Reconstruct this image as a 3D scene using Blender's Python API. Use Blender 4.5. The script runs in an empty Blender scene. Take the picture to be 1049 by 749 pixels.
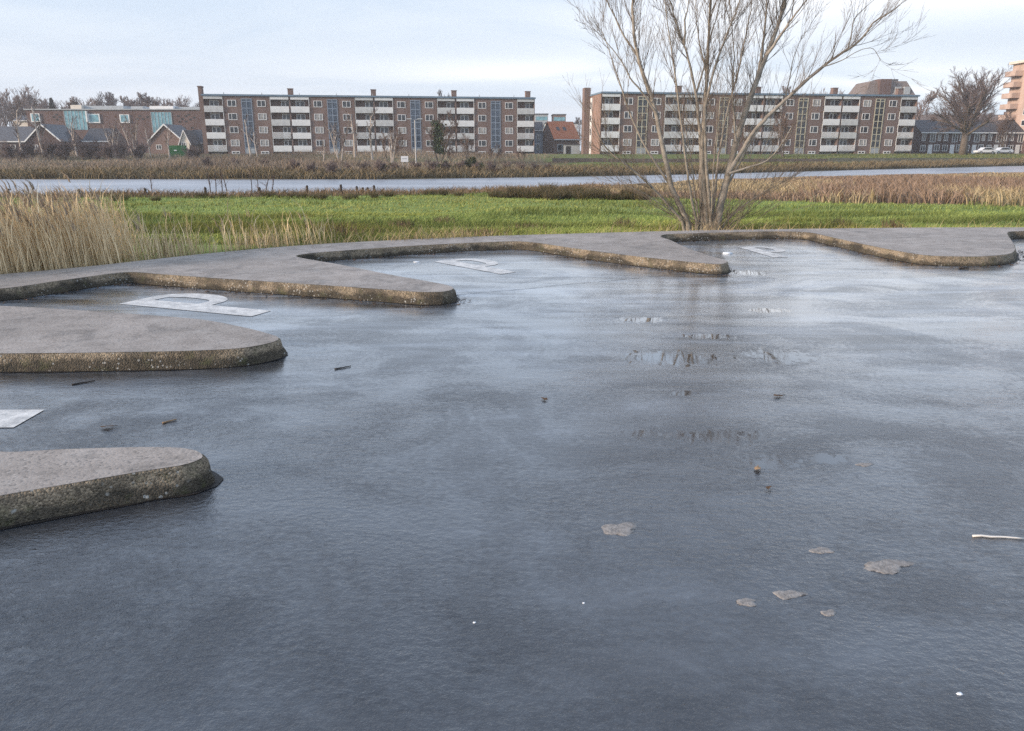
import bpy, bmesh, math, random
import numpy as np
from mathutils import Vector, Matrix
from mathutils.geometry import tessellate_polygon
R = math.radians
random.seed(7)
rng = np.random.default_rng(11)
scene = bpy.context.scene
col = scene.collection

# ------------------------------------------------------------------ camera
PITCH = 15.6
CAMH = 1.7
cam_d = bpy.data.cameras.new('camera')
cam_d.sensor_width = 36.0
cam_d.lens = 788 / 1049 * 36
cam_d.clip_start = 0.05
cam_d.clip_end = 6000
cam = bpy.data.objects.new('camera', cam_d)
cam.location = (0, 0, CAMH)
cam.rotation_euler = (R(90 - PITCH), 0, 0)
col.objects.link(cam)
scene.camera = cam

# ------------------------------------------------------------------ light
SUN_EL, SUN_AZ = 16.0, 248.0        # azimuth clockwise from +Y (view direction)
sd = bpy.data.lights.new('sun', 'SUN')
sd.energy = 2.3
sd.angle = R(12)
sd.color = (1.0, 0.80, 0.62)
sun = bpy.data.objects.new('sun', sd)
to_sun = Vector((math.sin(R(SUN_AZ)) * math.cos(R(SUN_EL)), math.cos(R(SUN_AZ)) * math.cos(R(SUN_EL)), math.sin(R(SUN_EL))))
sun.rotation_euler = (-to_sun).to_track_quat('-Z', 'Y').to_euler()
sun.location = to_sun * 50
col.objects.link(sun)

world = bpy.data.worlds.new('World')
scene.world = world
world.use_nodes = True
nt = world.node_tree
nt.nodes.clear()
def wn(t, **kw):
    n = nt.nodes.new(t)
    for k, v in kw.items(): setattr(n, k, v)
    return n
def wmath(op, a, b=None):
    n = nt.nodes.new('ShaderNodeMath'); n.operation = op
    for i, s in enumerate((a, b)):
        if s is None: continue
        if isinstance(s, (int, float)): n.inputs[i].default_value = s
        else: nt.links.new(s, n.inputs[i])
    return n.outputs[0]
def wsmooth(v, a, b):
    n = nt.nodes.new('ShaderNodeMapRange'); n.interpolation_type = 'SMOOTHSTEP'
    nt.links.new(v, n.inputs['Value'])
    n.inputs['From Min'].default_value = a; n.inputs['From Max'].default_value = b
    return n.outputs['Result']
def wmix(f, a, b):
    n = nt.nodes.new('ShaderNodeMix'); n.data_type = 'RGBA'
    if isinstance(f, (int, float)): n.inputs[0].default_value = f
    else: nt.links.new(f, n.inputs[0])
    for i, s in ((6, a), (7, b)):
        if isinstance(s, tuple): n.inputs[i].default_value = (*s, 1)
        else: nt.links.new(s, n.inputs[i])
    return n.outputs[2]
sky = wn('ShaderNodeTexSky', sky_type='NISHITA')
sky.sun_disc = False
sky.sun_elevation = R(SUN_EL)
sky.sun_rotation = R(SUN_AZ)
sky.air_density = 1.0; sky.dust_density = 1.5; sky.ozone_density = 1.0
tc = wn('ShaderNodeTexCoord')
sep = wn('ShaderNodeSeparateXYZ')
nt.links.new(tc.outputs['Generated'], sep.inputs[0])
dx, dy, dz = sep.outputs
zc = wmath('MAXIMUM', dz, 0.0)
az = wmath('ARCTAN2', dx, dy)                       # 0 ahead, + to the right
el = wmath('ARCSINE', zc)
# stratus laid out on a flat layer overhead: stretched towards the horizon
den = wmath('ADD', zc, 0.10)
comb = wn('ShaderNodeCombineXYZ')
nt.links.new(wmath('DIVIDE', dx, den), comb.inputs[0])
nt.links.new(wmath('MULTIPLY', wmath('DIVIDE', dy, den), 1.5), comb.inputs[1])
n1 = wn('ShaderNodeTexNoise'); n1.inputs['Scale'].default_value = 0.55; n1.inputs['Detail'].default_value = 5; n1.inputs['Roughness'].default_value = 0.55
n1.inputs['Distortion'].default_value = 0.6
mp = wn('ShaderNodeMapping'); mp.inputs['Location'].default_value = (3.1, 0.35, 2.0)
nt.links.new(comb.outputs[0], mp.inputs['Vector'])
nt.links.new(mp.outputs[0], n1.inputs['Vector'])
cl = wsmooth(n1.outputs['Fac'], 0.38, 0.66)
# brighter cloud towards the right of the view and low bands
def bank(a0, e0, sa, se):
    a = wmath('DIVIDE', wmath('SUBTRACT', az, a0), sa)
    e = wmath('DIVIDE', wmath('SUBTRACT', el, e0), se)
    d = wmath('ADD', wmath('MULTIPLY', a, a), wmath('MULTIPLY', e, e))
    return wmath('POWER', 2.718, wmath('MULTIPLY', d, -1.0))
bright = wmath('ADD', wmath('MULTIPLY', bank(R(30), R(10.5), R(16), R(2.6)), 1.25), wmath('MULTIPLY', bank(R(29), R(4.0), R(9), R(1.4)), 0.7))
bright = wmath('ADD', bright, wmath('MULTIPLY', bank(R(0), R(5.2), R(10), R(0.9)), 0.55))
bright = wmath('ADD', bright, wmath('MULTIPLY', bank(R(12), R(7.5), R(7), R(3.0)), 0.45))
f = wmath('MINIMUM', wmath('ADD', wmath('MULTIPLY', cl, 0.20), wmath('MULTIPLY', bright, wmath('ADD', wmath('MULTIPLY', cl, 0.5), 0.6))), 1.0)
upper = wsmooth(el, R(4), R(40))
base = wmix(upper, (3.3, 3.85, 4.6), (2.75, 3.5, 4.75))
base = wmix(wmath('MULTIPLY', bank(R(-25), R(3.0), R(22), R(3.2)), 0.5), base, (3.8, 3.95, 4.45))
cloud = wmix(f, base, (5.7, 5.75, 5.95))
cloud = wmix(wmath('MULTIPLY', bank(R(31), R(6.4), R(8), R(1.1)), 0.75), cloud, (3.5, 3.9, 4.5))
cloud = wmix(wmath('MULTIPLY', bank(R(-4), R(2.6), R(14), R(1.0)), 0.5), cloud, (4.1, 4.05, 4.4))
skyc = wmix(0.9, sky.outputs[0], cloud)
bg = wn('ShaderNodeBackground'); bg.inputs['Strength'].default_value = 0.1
nt.links.new(skyc, bg.inputs['Color'])
wo = wn('ShaderNodeOutputWorld')
nt.links.new(bg.outputs[0], wo.inputs['Surface'])

scene.view_settings.view_transform = 'Standard'
scene.view_settings.look = 'None'
scene.view_settings.gamma = 1
scene.cycles.use_denoising = False
scene.render.filter_size = 1.3
scene.cycles.sample_clamp_indirect = 6.0
scene.view_settings.use_curve_mapping = False
scene.view_settings.exposure = 1.17

# ------------------------------------------------------------------ helpers
_p = R(PITCH)
def ray(u, v):
    a = (u - 524.5) / 788; b = (374.5 - v) / 788
    return a, math.cos(_p) + b * math.sin(_p), -math.sin(_p) + b * math.cos(_p)
def on_ground(u, v, z=0.0):
    a, y, d = ray(u, v); t = (z - CAMH) / d
    return Vector((a * t, y * t, z))
def at_dist(u, v, Y):
    a, y, d = ray(u, v); t = Y / y
    return Vector((a * t, Y, CAMH + d * t))

def tag(o, label=None, cat=None, group=None, kind=None):
    if label: o['label'] = label
    if cat: o['category'] = cat
    if group: o['group'] = group
    if kind: o['kind'] = kind
    return o
def empty(name, loc, rz=0):
    o = bpy.data.objects.new(name, None); o.empty_display_size = 0.2
    o.location = loc; o.rotation_euler = (0, 0, rz); col.objects.link(o)
    return o
def copy_tree(o, parent=None):
    c = o.copy(); col.objects.link(c)
    if parent: c.parent = parent
    for ch in list(o.children): copy_tree(ch, c)
    return c

class MB:
    """collects boxes, tubes and polygons into one mesh"""
    def __init__(s): s.v = []; s.f = []
    def add(s, vs, fs):
        o = len(s.v); s.v += [tuple(q) for q in vs]; s.f += [tuple(i + o for i in q) for q in fs]
    def box(s, x0, x1, y0, y1, z0, z1):
        s.add([(x0,y0,z0),(x1,y0,z0),(x1,y1,z0),(x0,y1,z0),(x0,y0,z1),(x1,y0,z1),(x1,y1,z1),(x0,y1,z1)],
              [(0,3,2,1),(4,5,6,7),(0,1,5,4),(1,2,6,5),(2,3,7,6),(3,0,4,7)])
        return s
    def prism(s, pts, z0, z1):                      # plan outline, counter-clockwise
        n = len(pts)
        s.add([(x,y,z0) for x,y in pts] + [(x,y,z1) for x,y in pts],
              [tuple(range(n-1,-1,-1)), tuple(range(n,2*n))] + [(i,(i+1)%n,n+(i+1)%n,n+i) for i in range(n)])
        return s
    def extrude_y(s, pts, y0, y1):                  # outline in x,z
        n = len(pts)
        s.add([(x,y0,z) for x,z in pts] + [(x,y1,z) for x,z in pts],
              [tuple(range(n)), tuple(range(2*n-1,n-1,-1))] + [(i,n+i,n+(i+1)%n,(i+1)%n) for i in range(n)])
        return s
    def extrude_x(s, pts, x0, x1):                  # outline in y,z
        n = len(pts)
        s.add([(x0,y,z) for y,z in pts] + [(x1,y,z) for y,z in pts],
              [tuple(range(n-1,-1,-1)), tuple(range(n,2*n))] + [(i,(i+1)%n,n+(i+1)%n,n+i) for i in range(n)])
        return s
    def tube(s, pts, rad, sides=6, cap=True):
        n = len(pts); vs = []; fs = []
        pts = [Vector(q) for q in pts]
        t0 = (pts[1]-pts[0]).normalized()
        a = t0.orthogonal().normalized()
        for i in range(n):
            t = (pts[min(i+1,n-1)] - pts[max(i-1,0)])
            t = t.normalized() if t.length > 1e-9 else t0
            a = (a - t * a.dot(t)); a = a.normalized() if a.length > 1e-6 else t.orthogonal().normalized()
            b = t.cross(a)
            r = rad[i] if hasattr(rad, '__len__') else rad
            for k in range(sides):
                an = 2*math.pi*k/sides
                vs.append(pts[i] + a*(r*math.cos(an)) + b*(r*math.sin(an)))
        for i in range(n-1):
            for k in range(sides):
                k2 = (k+1) % sides
                fs.append((i*sides+k, i*sides+k2, (i+1)*sides+k2, (i+1)*sides+k))
        if cap:
            fs.append(tuple(range(sides-1,-1,-1))); fs.append(tuple((n-1)*sides+k for k in range(sides)))
        s.add(vs, fs); return s
    def build(s, name, m, parent=None, smooth=False, loc=None, bevel=0):
        me = bpy.data.meshes.new(name); me.from_pydata(s.v, [], s.f); me.update()
        if bevel:
            bm = bmesh.new(); bm.from_mesh(me)
            bmesh.ops.bevel(bm, geom=[e for e in bm.edges if len(e.link_faces)==2 and e.calc_face_angle(0)>0.6], offset=bevel, segments=2, affect='EDGES', profile=0.5)
            bm.to_mesh(me); bm.free()
        me.materials.append(m)
        if smooth:
            me.polygons.foreach_set('use_smooth', [True]*len(me.polygons))
        o = bpy.data.objects.new(name, me); col.objects.link(o)
        if parent: o.parent = parent
        if loc is not None: o.location = loc
        return o

def mesh_np(name, V, F, m, C=None, smooth=False):
    """V (n,3); F (k,q) one face size; C (n,3) colours of the blades, hummock shade included"""
    me = bpy.data.meshes.new(name)
    V = np.asarray(V, dtype=np.float32); F = np.asarray(F, dtype=np.int32)
    k, q = F.shape
    me.vertices.add(len(V)); me.vertices.foreach_set('co', V.ravel())
    me.loops.add(k*q); me.loops.foreach_set('vertex_index', F.ravel())
    me.polygons.add(k); me.polygons.foreach_set('loop_start', np.arange(0, k*q, q, dtype=np.int32))
    me.polygons.foreach_set('loop_total', np.full(k, q, dtype=np.int32))
    if smooth: me.polygons.foreach_set('use_smooth', np.ones(k, dtype=bool))
    if C is not None:
        a = me.attributes.new('Col', 'FLOAT_COLOR', 'POINT')
        c4 = np.ones((len(V), 4), dtype=np.float32); c4[:, :3] = C
        a.data.foreach_set('color', c4.ravel())
    me.update(calc_edges=True); me.validate()
    me.materials.append(m)
    o = bpy.data.objects.new(name, me); col.objects.link(o)
    return o

# ------------------------------------------------------------------ materials
def new_mat(name):
    m = bpy.data.materials.new(name); m.use_nodes = True
    t = m.node_tree; b = t.nodes['Principled BSDF']
    return m, t, b
class NT:
    def __init__(s, t): s.t = t
    def n(s, typ, **kw):
        x = s.t.nodes.new(typ)
        for k, v in kw.items(): setattr(x, k, v)
        return x
    def link(s, a, b): s.t.links.new(a, b)
    def coord(s, kind='Object', scale=(1,1,1), rot=(0,0,0), loc=(0,0,0)):
        c = s.n('ShaderNodeTexCoord'); m = s.n('ShaderNodeMapping')
        m.inputs['Scale'].default_value = scale; m.inputs['Rotation'].default_value = rot; m.inputs['Location'].default_value = loc
        s.link(c.outputs[kind], m.inputs[0]); return m.outputs[0]
    def noise(s, vec, scale, detail=4, rough=0.55, dist=0, out='Fac'):
        x = s.n('ShaderNodeTexNoise'); s.link(vec, x.inputs['Vector'])
        x.inputs['Scale'].default_value = scale; x.inputs['Detail'].default_value = detail
        x.inputs['Roughness'].default_value = rough; x.inputs['Distortion'].default_value = dist
        return x.outputs[out]
    def vor(s, vec, scale, feature='F1', out='Distance', rand=1.0):
        x = s.n('ShaderNodeTexVoronoi'); x.feature = feature; s.link(vec, x.inputs['Vector'])
        x.inputs['Scale'].default_value = scale; x.inputs['Randomness'].default_value = rand
        return x.outputs[out]
    def rng(s, v, a, b, c=0.0, d=1.0, smooth=False):
        x = s.n('ShaderNodeMapRange'); s.link(v, x.inputs['Value'])
        if smooth: x.interpolation_type = 'SMOOTHSTEP'
        for k, w in (('From Min',a),('From Max',b),('To Min',c),('To Max',d)): x.inputs[k].default_value = w
        return x.outputs['Result']
    def math(s, op, a, b=None):
        x = s.n('ShaderNodeMath'); x.operation = op
        for i, w in enumerate((a, b)):
            if w is None: continue
            if isinstance(w, (int, float)): x.inputs[i].default_value = w
            else: s.link(w, x.inputs[i])
        return x.outputs[0]
    def mix(s, f, a, b):
        x = s.n('ShaderNodeMix'); x.data_type = 'RGBA'
        if isinstance(f, (int, float)): x.inputs[0].default_value = f
        else: s.link(f, x.inputs[0])
        for i, w in ((6, a), (7, b)):
            if isinstance(w, tuple): x.inputs[i].default_value = (*w, 1)
            else: s.link(w, x.inputs[i])
        return x.outputs[2]
    def bump(s, h, strength, dist, prev=None):
        x = s.n('ShaderNodeBump'); s.link(h, x.inputs['Height'])
        if isinstance(strength, (int, float)): x.inputs['Strength'].default_value = strength
        else: s.link(strength, x.inputs['Strength'])
        x.inputs['Distance'].default_value = dist
        if prev is not None: s.link(prev, x.inputs['Normal'])
        return x.outputs[0]

def mat_noise(name, c0, c1, scale=4, rough=0.8, spec=0.3, bump=0.0, bscale=30, metallic=0, detail=5, lo=0.35, hi=0.65, kind='Object'):
    m, t, b = new_mat(name); g = NT(t)
    v = g.coord(kind)
    f = g.rng(g.noise(v, scale, detail), lo, hi)
    g.link(g.mix(f, c0, c1), b.inputs['Base Color'])
    b.inputs['Roughness'].default_value = rough; b.inputs['Specular IOR Level'].default_value = spec
    b.inputs['Metallic'].default_value = metallic
    if bump: g.link(g.bump(g.noise(v, bscale, 4), bump, 0.02), b.inputs['Normal'])
    return m
def mat_brick(name, c1, c2, mortar, scale=1.0):
    m, t, b = new_mat(name); g = NT(t)
    c = g.n('ShaderNodeTexCoord'); sp = g.n('ShaderNodeSeparateXYZ'); g.link(c.outputs['Object'], sp.inputs[0])
    cb = g.n('ShaderNodeCombineXYZ'); g.link(g.math('ADD', sp.outputs[0], sp.outputs[1]), cb.inputs[0]); g.link(sp.outputs[2], cb.inputs[1])
    br = g.n('ShaderNodeTexBrick'); g.link(cb.outputs[0], br.inputs['Vector'])
    br.inputs['Scale'].default_value = scale
    br.inputs['Brick Width'].default_value = 0.22; br.inputs['Row Height'].default_value = 0.065; br.inputs['Mortar Size'].default_value = 0.008
    br.inputs['Color1'].default_value = (*c1, 1); br.inputs['Color2'].default_value = (*c2, 1); br.inputs['Mortar'].default_value = (*mortar, 1)
    st = g.rng(g.noise(g.coord('Object', (0.5,0.5,0.18)), 1.0, 5), 0.3, 0.7, 0.78, 1.15)
    mx = g.n('ShaderNodeMix'); mx.data_type = 'RGBA'; mx.blend_type = 'MULTIPLY'; mx.inputs[0].default_value = 1
    g.link(br.outputs[0], mx.inputs[6]); cc = g.n('ShaderNodeCombineColor')
    for i in range(3): g.link(st, cc.inputs[i])
    g.link(cc.outputs[0], mx.inputs[7]); g.link(mx.outputs[2], b.inputs['Base Color'])
    b.inputs['Roughness'].default_value = 0.85; b.inputs['Specular IOR Level'].default_value = 0.25
    return m
def mat_glass(name, c, rough=0.08, wob=True):
    m, t, b = new_mat(name); g = NT(t)
    v = g.coord('Object')
    f = g.rng(g.noise(v, 0.8, 2), 0.35, 0.65)
    g.link(g.mix(f, c, tuple(x*0.55 for x in c)), b.inputs['Base Color'])
    b.inputs['Roughness'].default_value = rough; b.inputs['Specular IOR Level'].default_value = 0.6
    return m
def mat_col(name, rough=0.8, spec=0.2):
    m, t, b = new_mat(name); g = NT(t)
    a = g.n('ShaderNodeAttribute'); a.attribute_name = 'Col'
    g.link(a.outputs['Color'], b.inputs['Base Color'])
    b.inputs['Roughness'].default_value = rough; b.inputs['Specular IOR Level'].default_value = spec
    return m

M = {}
M['white'] = mat_noise('white_paint', (0.80,0.80,0.79), (0.70,0.71,0.71), 1.5, 0.5, 0.4)
M['offwhite'] = mat_noise('weathered_white_panel', (0.62,0.63,0.62), (0.48,0.49,0.49), 1.2, 0.6, 0.3)
M['cream'] = mat_noise('cream_render', (0.72,0.66,0.58), (0.62,0.56,0.48), 0.6, 0.8, 0.2)
M['brick_brown'] = mat_brick('brown_brick', (0.21,0.132,0.110), (0.155,0.10,0.086), (0.24,0.20,0.18))
M['brick_red'] = mat_brick('red_brick', (0.135,0.075,0.066), (0.10,0.058,0.052), (0.16,0.13,0.12))
M['brick_sunlit'] = mat_brick('sunlit_brown_brick', (0.31,0.195,0.15), (0.25,0.155,0.12), (0.29,0.22,0.185))  # brown brick again, tinted as if in warm sun
M['brick_dark'] = mat_brick('dark_brick', (0.090,0.052,0.048), (0.068,0.042,0.040), (0.10,0.085,0.08))
M['brick_pink'] = mat_brick('pink_brick', (0.52,0.385,0.325), (0.46,0.335,0.28), (0.44,0.36,0.31))
M['glass'] = mat_glass('window_glass', (0.035,0.042,0.05))
M['glass_blue'] = mat_glass('blue_glass', (0.055,0.085,0.13))
M['glass_teal'] = mat_glass('teal_glass', (0.20,0.42,0.50), 0.15)
M['curtain'] = mat_noise('net_curtain', (0.42,0.41,0.39), (0.22,0.22,0.22), 2.0, 0.9, 0.2)
M['blue_frame'] = mat_noise('blue_grey_frame', (0.27,0.33,0.41), (0.22,0.27,0.34), 2, 0.5)
M['yellow_frame'] = mat_noise('pale_yellow_frame', (0.56,0.53,0.40), (0.46,0.44,0.34), 2, 0.5)
M['fascia'] = mat_noise('blue_roof_edge', (0.17,0.25,0.33), (0.14,0.21,0.28), 1, 0.5)
M['roof_felt'] = mat_noise('roof_felt', (0.10,0.10,0.105), (0.07,0.07,0.075), 1, 0.9)
M['slate'] = mat_noise('grey_roof_tiles', (0.105,0.108,0.118), (0.075,0.078,0.088), 1.5, 0.6, 0.4)
M['slate_dark'] = mat_noise('dark_roof_tiles', (0.060,0.062,0.070), (0.042,0.044,0.052), 1.5, 0.6, 0.4)
M['orange_tile'] = mat_noise('orange_roof_tiles', (0.52,0.19,0.095), (0.42,0.15,0.075), 1.5, 0.75, 0.25)
M['brown_tile'] = mat_noise('brown_roof_tiles', (0.20,0.165,0.15), (0.155,0.13,0.12), 1.5, 0.75, 0.25)
M['grey_panel'] = mat_noise('grey_metal_panel', (0.40,0.43,0.45), (0.33,0.36,0.38), 1, 0.5)
M['dark'] = mat_noise('dark_opening', (0.02,0.02,0.022), (0.03,0.03,0.032), 1, 0.7)
M['green_paint'] = mat_noise('green_paint', (0.04,0.20,0.06), (0.03,0.16,0.05), 1, 0.55, 0.4)
M['grey_metal'] = mat_noise('galvanised_metal', (0.38,0.39,0.40), (0.30,0.31,0.32), 3, 0.45, 0.5, metallic=0.6)
M['sign_face'] = mat_noise('sign_face', (0.74,0.76,0.78), (0.62,0.64,0.68), 2, 0.4)
M['bark_grey'] = mat_noise('grey_bark', (0.17,0.14,0.115), (0.10,0.085,0.07), 6, 0.9, 0.15, 0.5, 30)
M['bark_willow'] = mat_noise('willow_bark', (0.40,0.355,0.30), (0.22,0.195,0.165), 7, 0.9, 0.15, 0.7, 45)
M['twig_willow'] = mat_noise('willow_twig', (0.19,0.155,0.125), (0.115,0.095,0.08), 3, 0.8, 0.2)
M['bark_birch'] = mat_noise('pale_birch_bark', (0.56,0.50,0.44), (0.33,0.28,0.24), 3, 0.85, 0.2)
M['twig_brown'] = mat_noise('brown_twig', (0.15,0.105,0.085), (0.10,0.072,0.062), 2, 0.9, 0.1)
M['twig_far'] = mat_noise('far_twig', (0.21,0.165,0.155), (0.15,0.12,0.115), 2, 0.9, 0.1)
M['ivy'] = mat_noise('ivy_leaves', (0.030,0.055,0.022), (0.055,0.085,0.030), 2, 0.6, 0.3)
M['conifer'] = mat_noise('conifer_needles', (0.045,0.050,0.040), (0.065,0.065,0.05), 2, 0.8, 0.2)
M['bush_green'] = mat_noise('bramble_leaves', (0.050,0.065,0.030), (0.085,0.085,0.045), 2, 0.7, 0.2)
M['post_wood'] = mat_noise('weathered_wood', (0.085,0.07,0.06), (0.05,0.042,0.036), 9, 0.9, 0.15, 0.4, 40)
M['veg'] = mat_col('dry_and_green_blades', 0.75, 0.15)
M['car_white'] = mat_noise('white_car_paint', (0.72,0.73,0.74), (0.70,0.71,0.72), 1, 0.25, 0.6)
M['tyre'] = mat_noise('tyre_rubber', (0.02,0.02,0.02), (0.03,0.03,0.03), 4, 0.85)
M['wall_stone'] = mat_noise('grey_green_wall', (0.135,0.135,0.115), (0.085,0.095,0.080), 1.2, 0.9, 0.2, 0.4, 8)
M['wall_brownstone'] = mat_noise('brown_stone_wall', (0.13,0.11,0.10), (0.075,0.066,0.062), 2.0, 0.9, 0.2, 0.4, 8)
M['leaf'] = mat_noise('rotting_leaf', (0.11,0.065,0.035), (0.06,0.04,0.026), 20, 0.7, 0.3)
M['leaf_tan'] = mat_noise('tan_leaf', (0.34,0.22,0.12), (0.24,0.15,0.08), 20, 0.7, 0.3)
M['stick_white'] = mat_noise('peeled_stick', (0.72,0.70,0.66), (0.60,0.58,0.54), 12, 0.6)
M['stick_dark'] = mat_noise('dark_twig_wood', (0.05,0.04,0.034), (0.03,0.026,0.023), 12, 0.7)
M['grime'] = mat_noise('damp_black_grime', (0.012,0.011,0.010), (0.030,0.024,0.020), 14, 0.55, 0.35, 0.5, 60)
M['tar'] = mat_noise('damp_seam', (0.03,0.032,0.036), (0.07,0.075,0.085), 6, 0.3, 0.5)
M['ice'] = mat_noise('white_ice', (0.78,0.82,0.86), (0.66,0.71,0.76), 30, 0.35, 0.5, 0.3, 60)

# asphalt under a thin skin of ice and water
def make_asphalt():
    m, t, b = new_mat('icy_wet_asphalt'); g = NT(t)
    v = g.coord('Object')
    vs = g.coord('Object', (0.55, 1.0, 1.0), (0, 0, R(14)))
    big = g.noise(vs, 0.45, 9, 0.66, 1.0)
    mid = g.noise(vs, 1.9, 8, 0.68, 0.9)
    fine = g.noise(g.coord('Object', (0.85, 1.1, 1.0), (0,0,R(8))), 30, 2.5, 0.5)
    grit = g.vor(v, 170)
    # asphalt base: dark stone with pale grains
    grain = g.rng(g.vor(v, 130, out='Color'), 0.55, 1.0)
    base = g.mix(g.rng(big, 0.35, 0.65), (0.018,0.021,0.027), (0.036,0.039,0.045))
    base = g.mix(g.math('MULTIPLY', grain, 0.25), base, (0.13,0.125,0.12))
    rime = g.math('MULTIPLY', g.rng(mid, 0.50, 0.74, smooth=True), g.rng(big, 0.46, 0.62, smooth=True))
    streak = g.noise(g.coord('Object', (0.35, 2.2, 1.0), (0, 0, R(-6))), 1.3, 7, 0.7, 0.4)
    spx = g.n('ShaderNodeSeparateXYZ'); g.link(v, spx.inputs[0])
    farz = g.rng(g.math('ADD', spx.outputs[1], g.math('MULTIPLY', g.math('SUBTRACT', mid, 0.5), 6.0)), 4.5, 9.5, 0.0, 1.0)
    frost_sheen = g.math('MULTIPLY', g.rng(streak, 0.40, 0.64, smooth=True), farz)
    base = g.mix(g.math('MULTIPLY', rime, 0.45), base, (0.17,0.19,0.22))
    base = g.mix(g.math('MULTIPLY', frost_sheen, 0.78), base, (0.30,0.345,0.40))  # pale frost streaks, also sky reflection painted into the far asphalt
    # clear patches of standing water where the ice has melted: mirror-like
    def spot(cx, cy, rx, ry):
        mp = g.n('ShaderNodeMapping'); mp.vector_type = 'TEXTURE'
        mp.inputs['Location'].default_value = (cx, cy, 0); mp.inputs['Scale'].default_value = (rx, ry, 1)
        c = g.n('ShaderNodeTexCoord'); g.link(c.outputs['Object'], mp.inputs[0])
        l = g.n('ShaderNodeVectorMath'); l.operation = 'LENGTH'; g.link(mp.outputs[0], l.inputs[0])
        return g.rng(l.outputs['Value'], 0.0, 1.0, 1.0, 0.0)
    reg = None
    for (u, w, rx, ry) in ((690,367,0.72,0.42),(800,365,0.55,0.42),(735,447,0.55,0.20),(790,474,0.26,0.18),(770,280,0.4,0.4),(655,328,0.5,0.22),(785,318,0.4,0.22),(700,403,0.2,0.1),(725,345,0.45,0.18),(665,445,0.3,0.12),(850,470,0.22,0.12)):
        q = on_ground(u, w)
        s_ = spot(q.x, q.y, rx, ry)
        reg = s_ if reg is None else g.math('MAXIMUM', reg, s_)
    blot = g.noise(g.coord('Object', (1.6, 0.8, 1.0)), 10.0, 6, 0.7)
    pud = g.rng(g.math('ADD', blot, g.math('MULTIPLY', reg, 0.36)), 0.66, 0.70, smooth=True)
    pud = g.math('MULTIPLY', pud, g.rng(reg, 0.0, 0.12))
    dry = g.rng(g.math('ADD', g.math('MULTIPLY', big, 0.6), g.math('MULTIPLY', mid, 0.4)), 0.40, 0.62, smooth=True)
    g.link(g.mix(g.math('MULTIPLY', pud, 0.7), base, (0.02,0.02,0.022)), b.inputs['Base Color'])
    worn = g.rng(g.math('ADD', g.math('MULTIPLY', g.noise(g.coord('Object', (0.8,1.0,1.0), (0,0,R(-24)), (4.1,2.3,0)), 0.75, 10, 0.68, 1.2), 0.72), g.math('MULTIPLY', fine, 0.28)), 0.42, 0.57, smooth=True)
    rough = g.math('ADD', g.math('MULTIPLY', g.math('SUBTRACT', 1.0, worn), 0.16), g.math('ADD', g.math('MULTIPLY', mid, 0.16), 0.12))
    g.link(g.math('MULTIPLY', rough, g.math('SUBTRACT', 1.0, g.math('MULTIPLY', pud, 0.95))), b.inputs['Roughness'])
    g.link(g.rng(dry, 0.0, 1.0, 0.35, 0.85), b.inputs['Specular IOR Level'])
    gr2 = g.noise(v, 85, 3, 0.55)
    fine = g.math('ADD', fine, g.math('MULTIPLY', gr2, g.rng(worn, 0.0, 1.0, 0.42, 0.16)))
    h = g.math('ADD', g.math('MULTIPLY', fine, 0.7), g.math('MULTIPLY', g.math('SUBTRACT', 1.0, grit), 0.10))
    keep = g.math('SUBTRACT', 1.0, g.math('MULTIPLY', pud, 0.97))
    sp = g.n('ShaderNodeSeparateXYZ'); g.link(v, sp.inputs[0])
    # the ice skin is thicker and smoother towards the bays, gritty asphalt shows through nearer the lot's middle
    zone = g.rng(g.math('ADD', sp.outputs[1], g.math('MULTIPLY', g.math('SUBTRACT', g.math('ADD', g.math('MULTIPLY', big, 0.6), g.math('MULTIPLY', mid, 0.4)), 0.5), 16.0)), 2.0, 8.0, 1.0, 0.16, True)
    smoothice = g.math('MULTIPLY', zone, g.rng(big, 0.40, 0.64, 1.0, 0.6))
    wet = g.math('MAXIMUM', g.math('ADD', g.math('MULTIPLY', worn, 0.42), 0.58), pud)
    g.link(wet, b.inputs['Coat Weight']); b.inputs['Coat IOR'].default_value = 1.60
    g.link(g.math('MULTIPLY', g.math('ADD', g.math('MULTIPLY', mid, 0.10), 0.09), keep), b.inputs['Coat Roughness'])
    nrm = g.bump(h, g.math('MULTIPLY', g.math('MULTIPLY', keep, smoothice), 1.0), 0.010)
    nrm2 = g.bump(g.noise(vs, 14, 3, 0.5), g.math('MULTIPLY', g.math('MULTIPLY', keep, smoothice), 0.6), 0.008, nrm)
    g.link(nrm2, b.inputs['Normal']); g.link(nrm2, b.inputs['Coat Normal'])
    return m
M['asphalt'] = make_asphalt()

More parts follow.
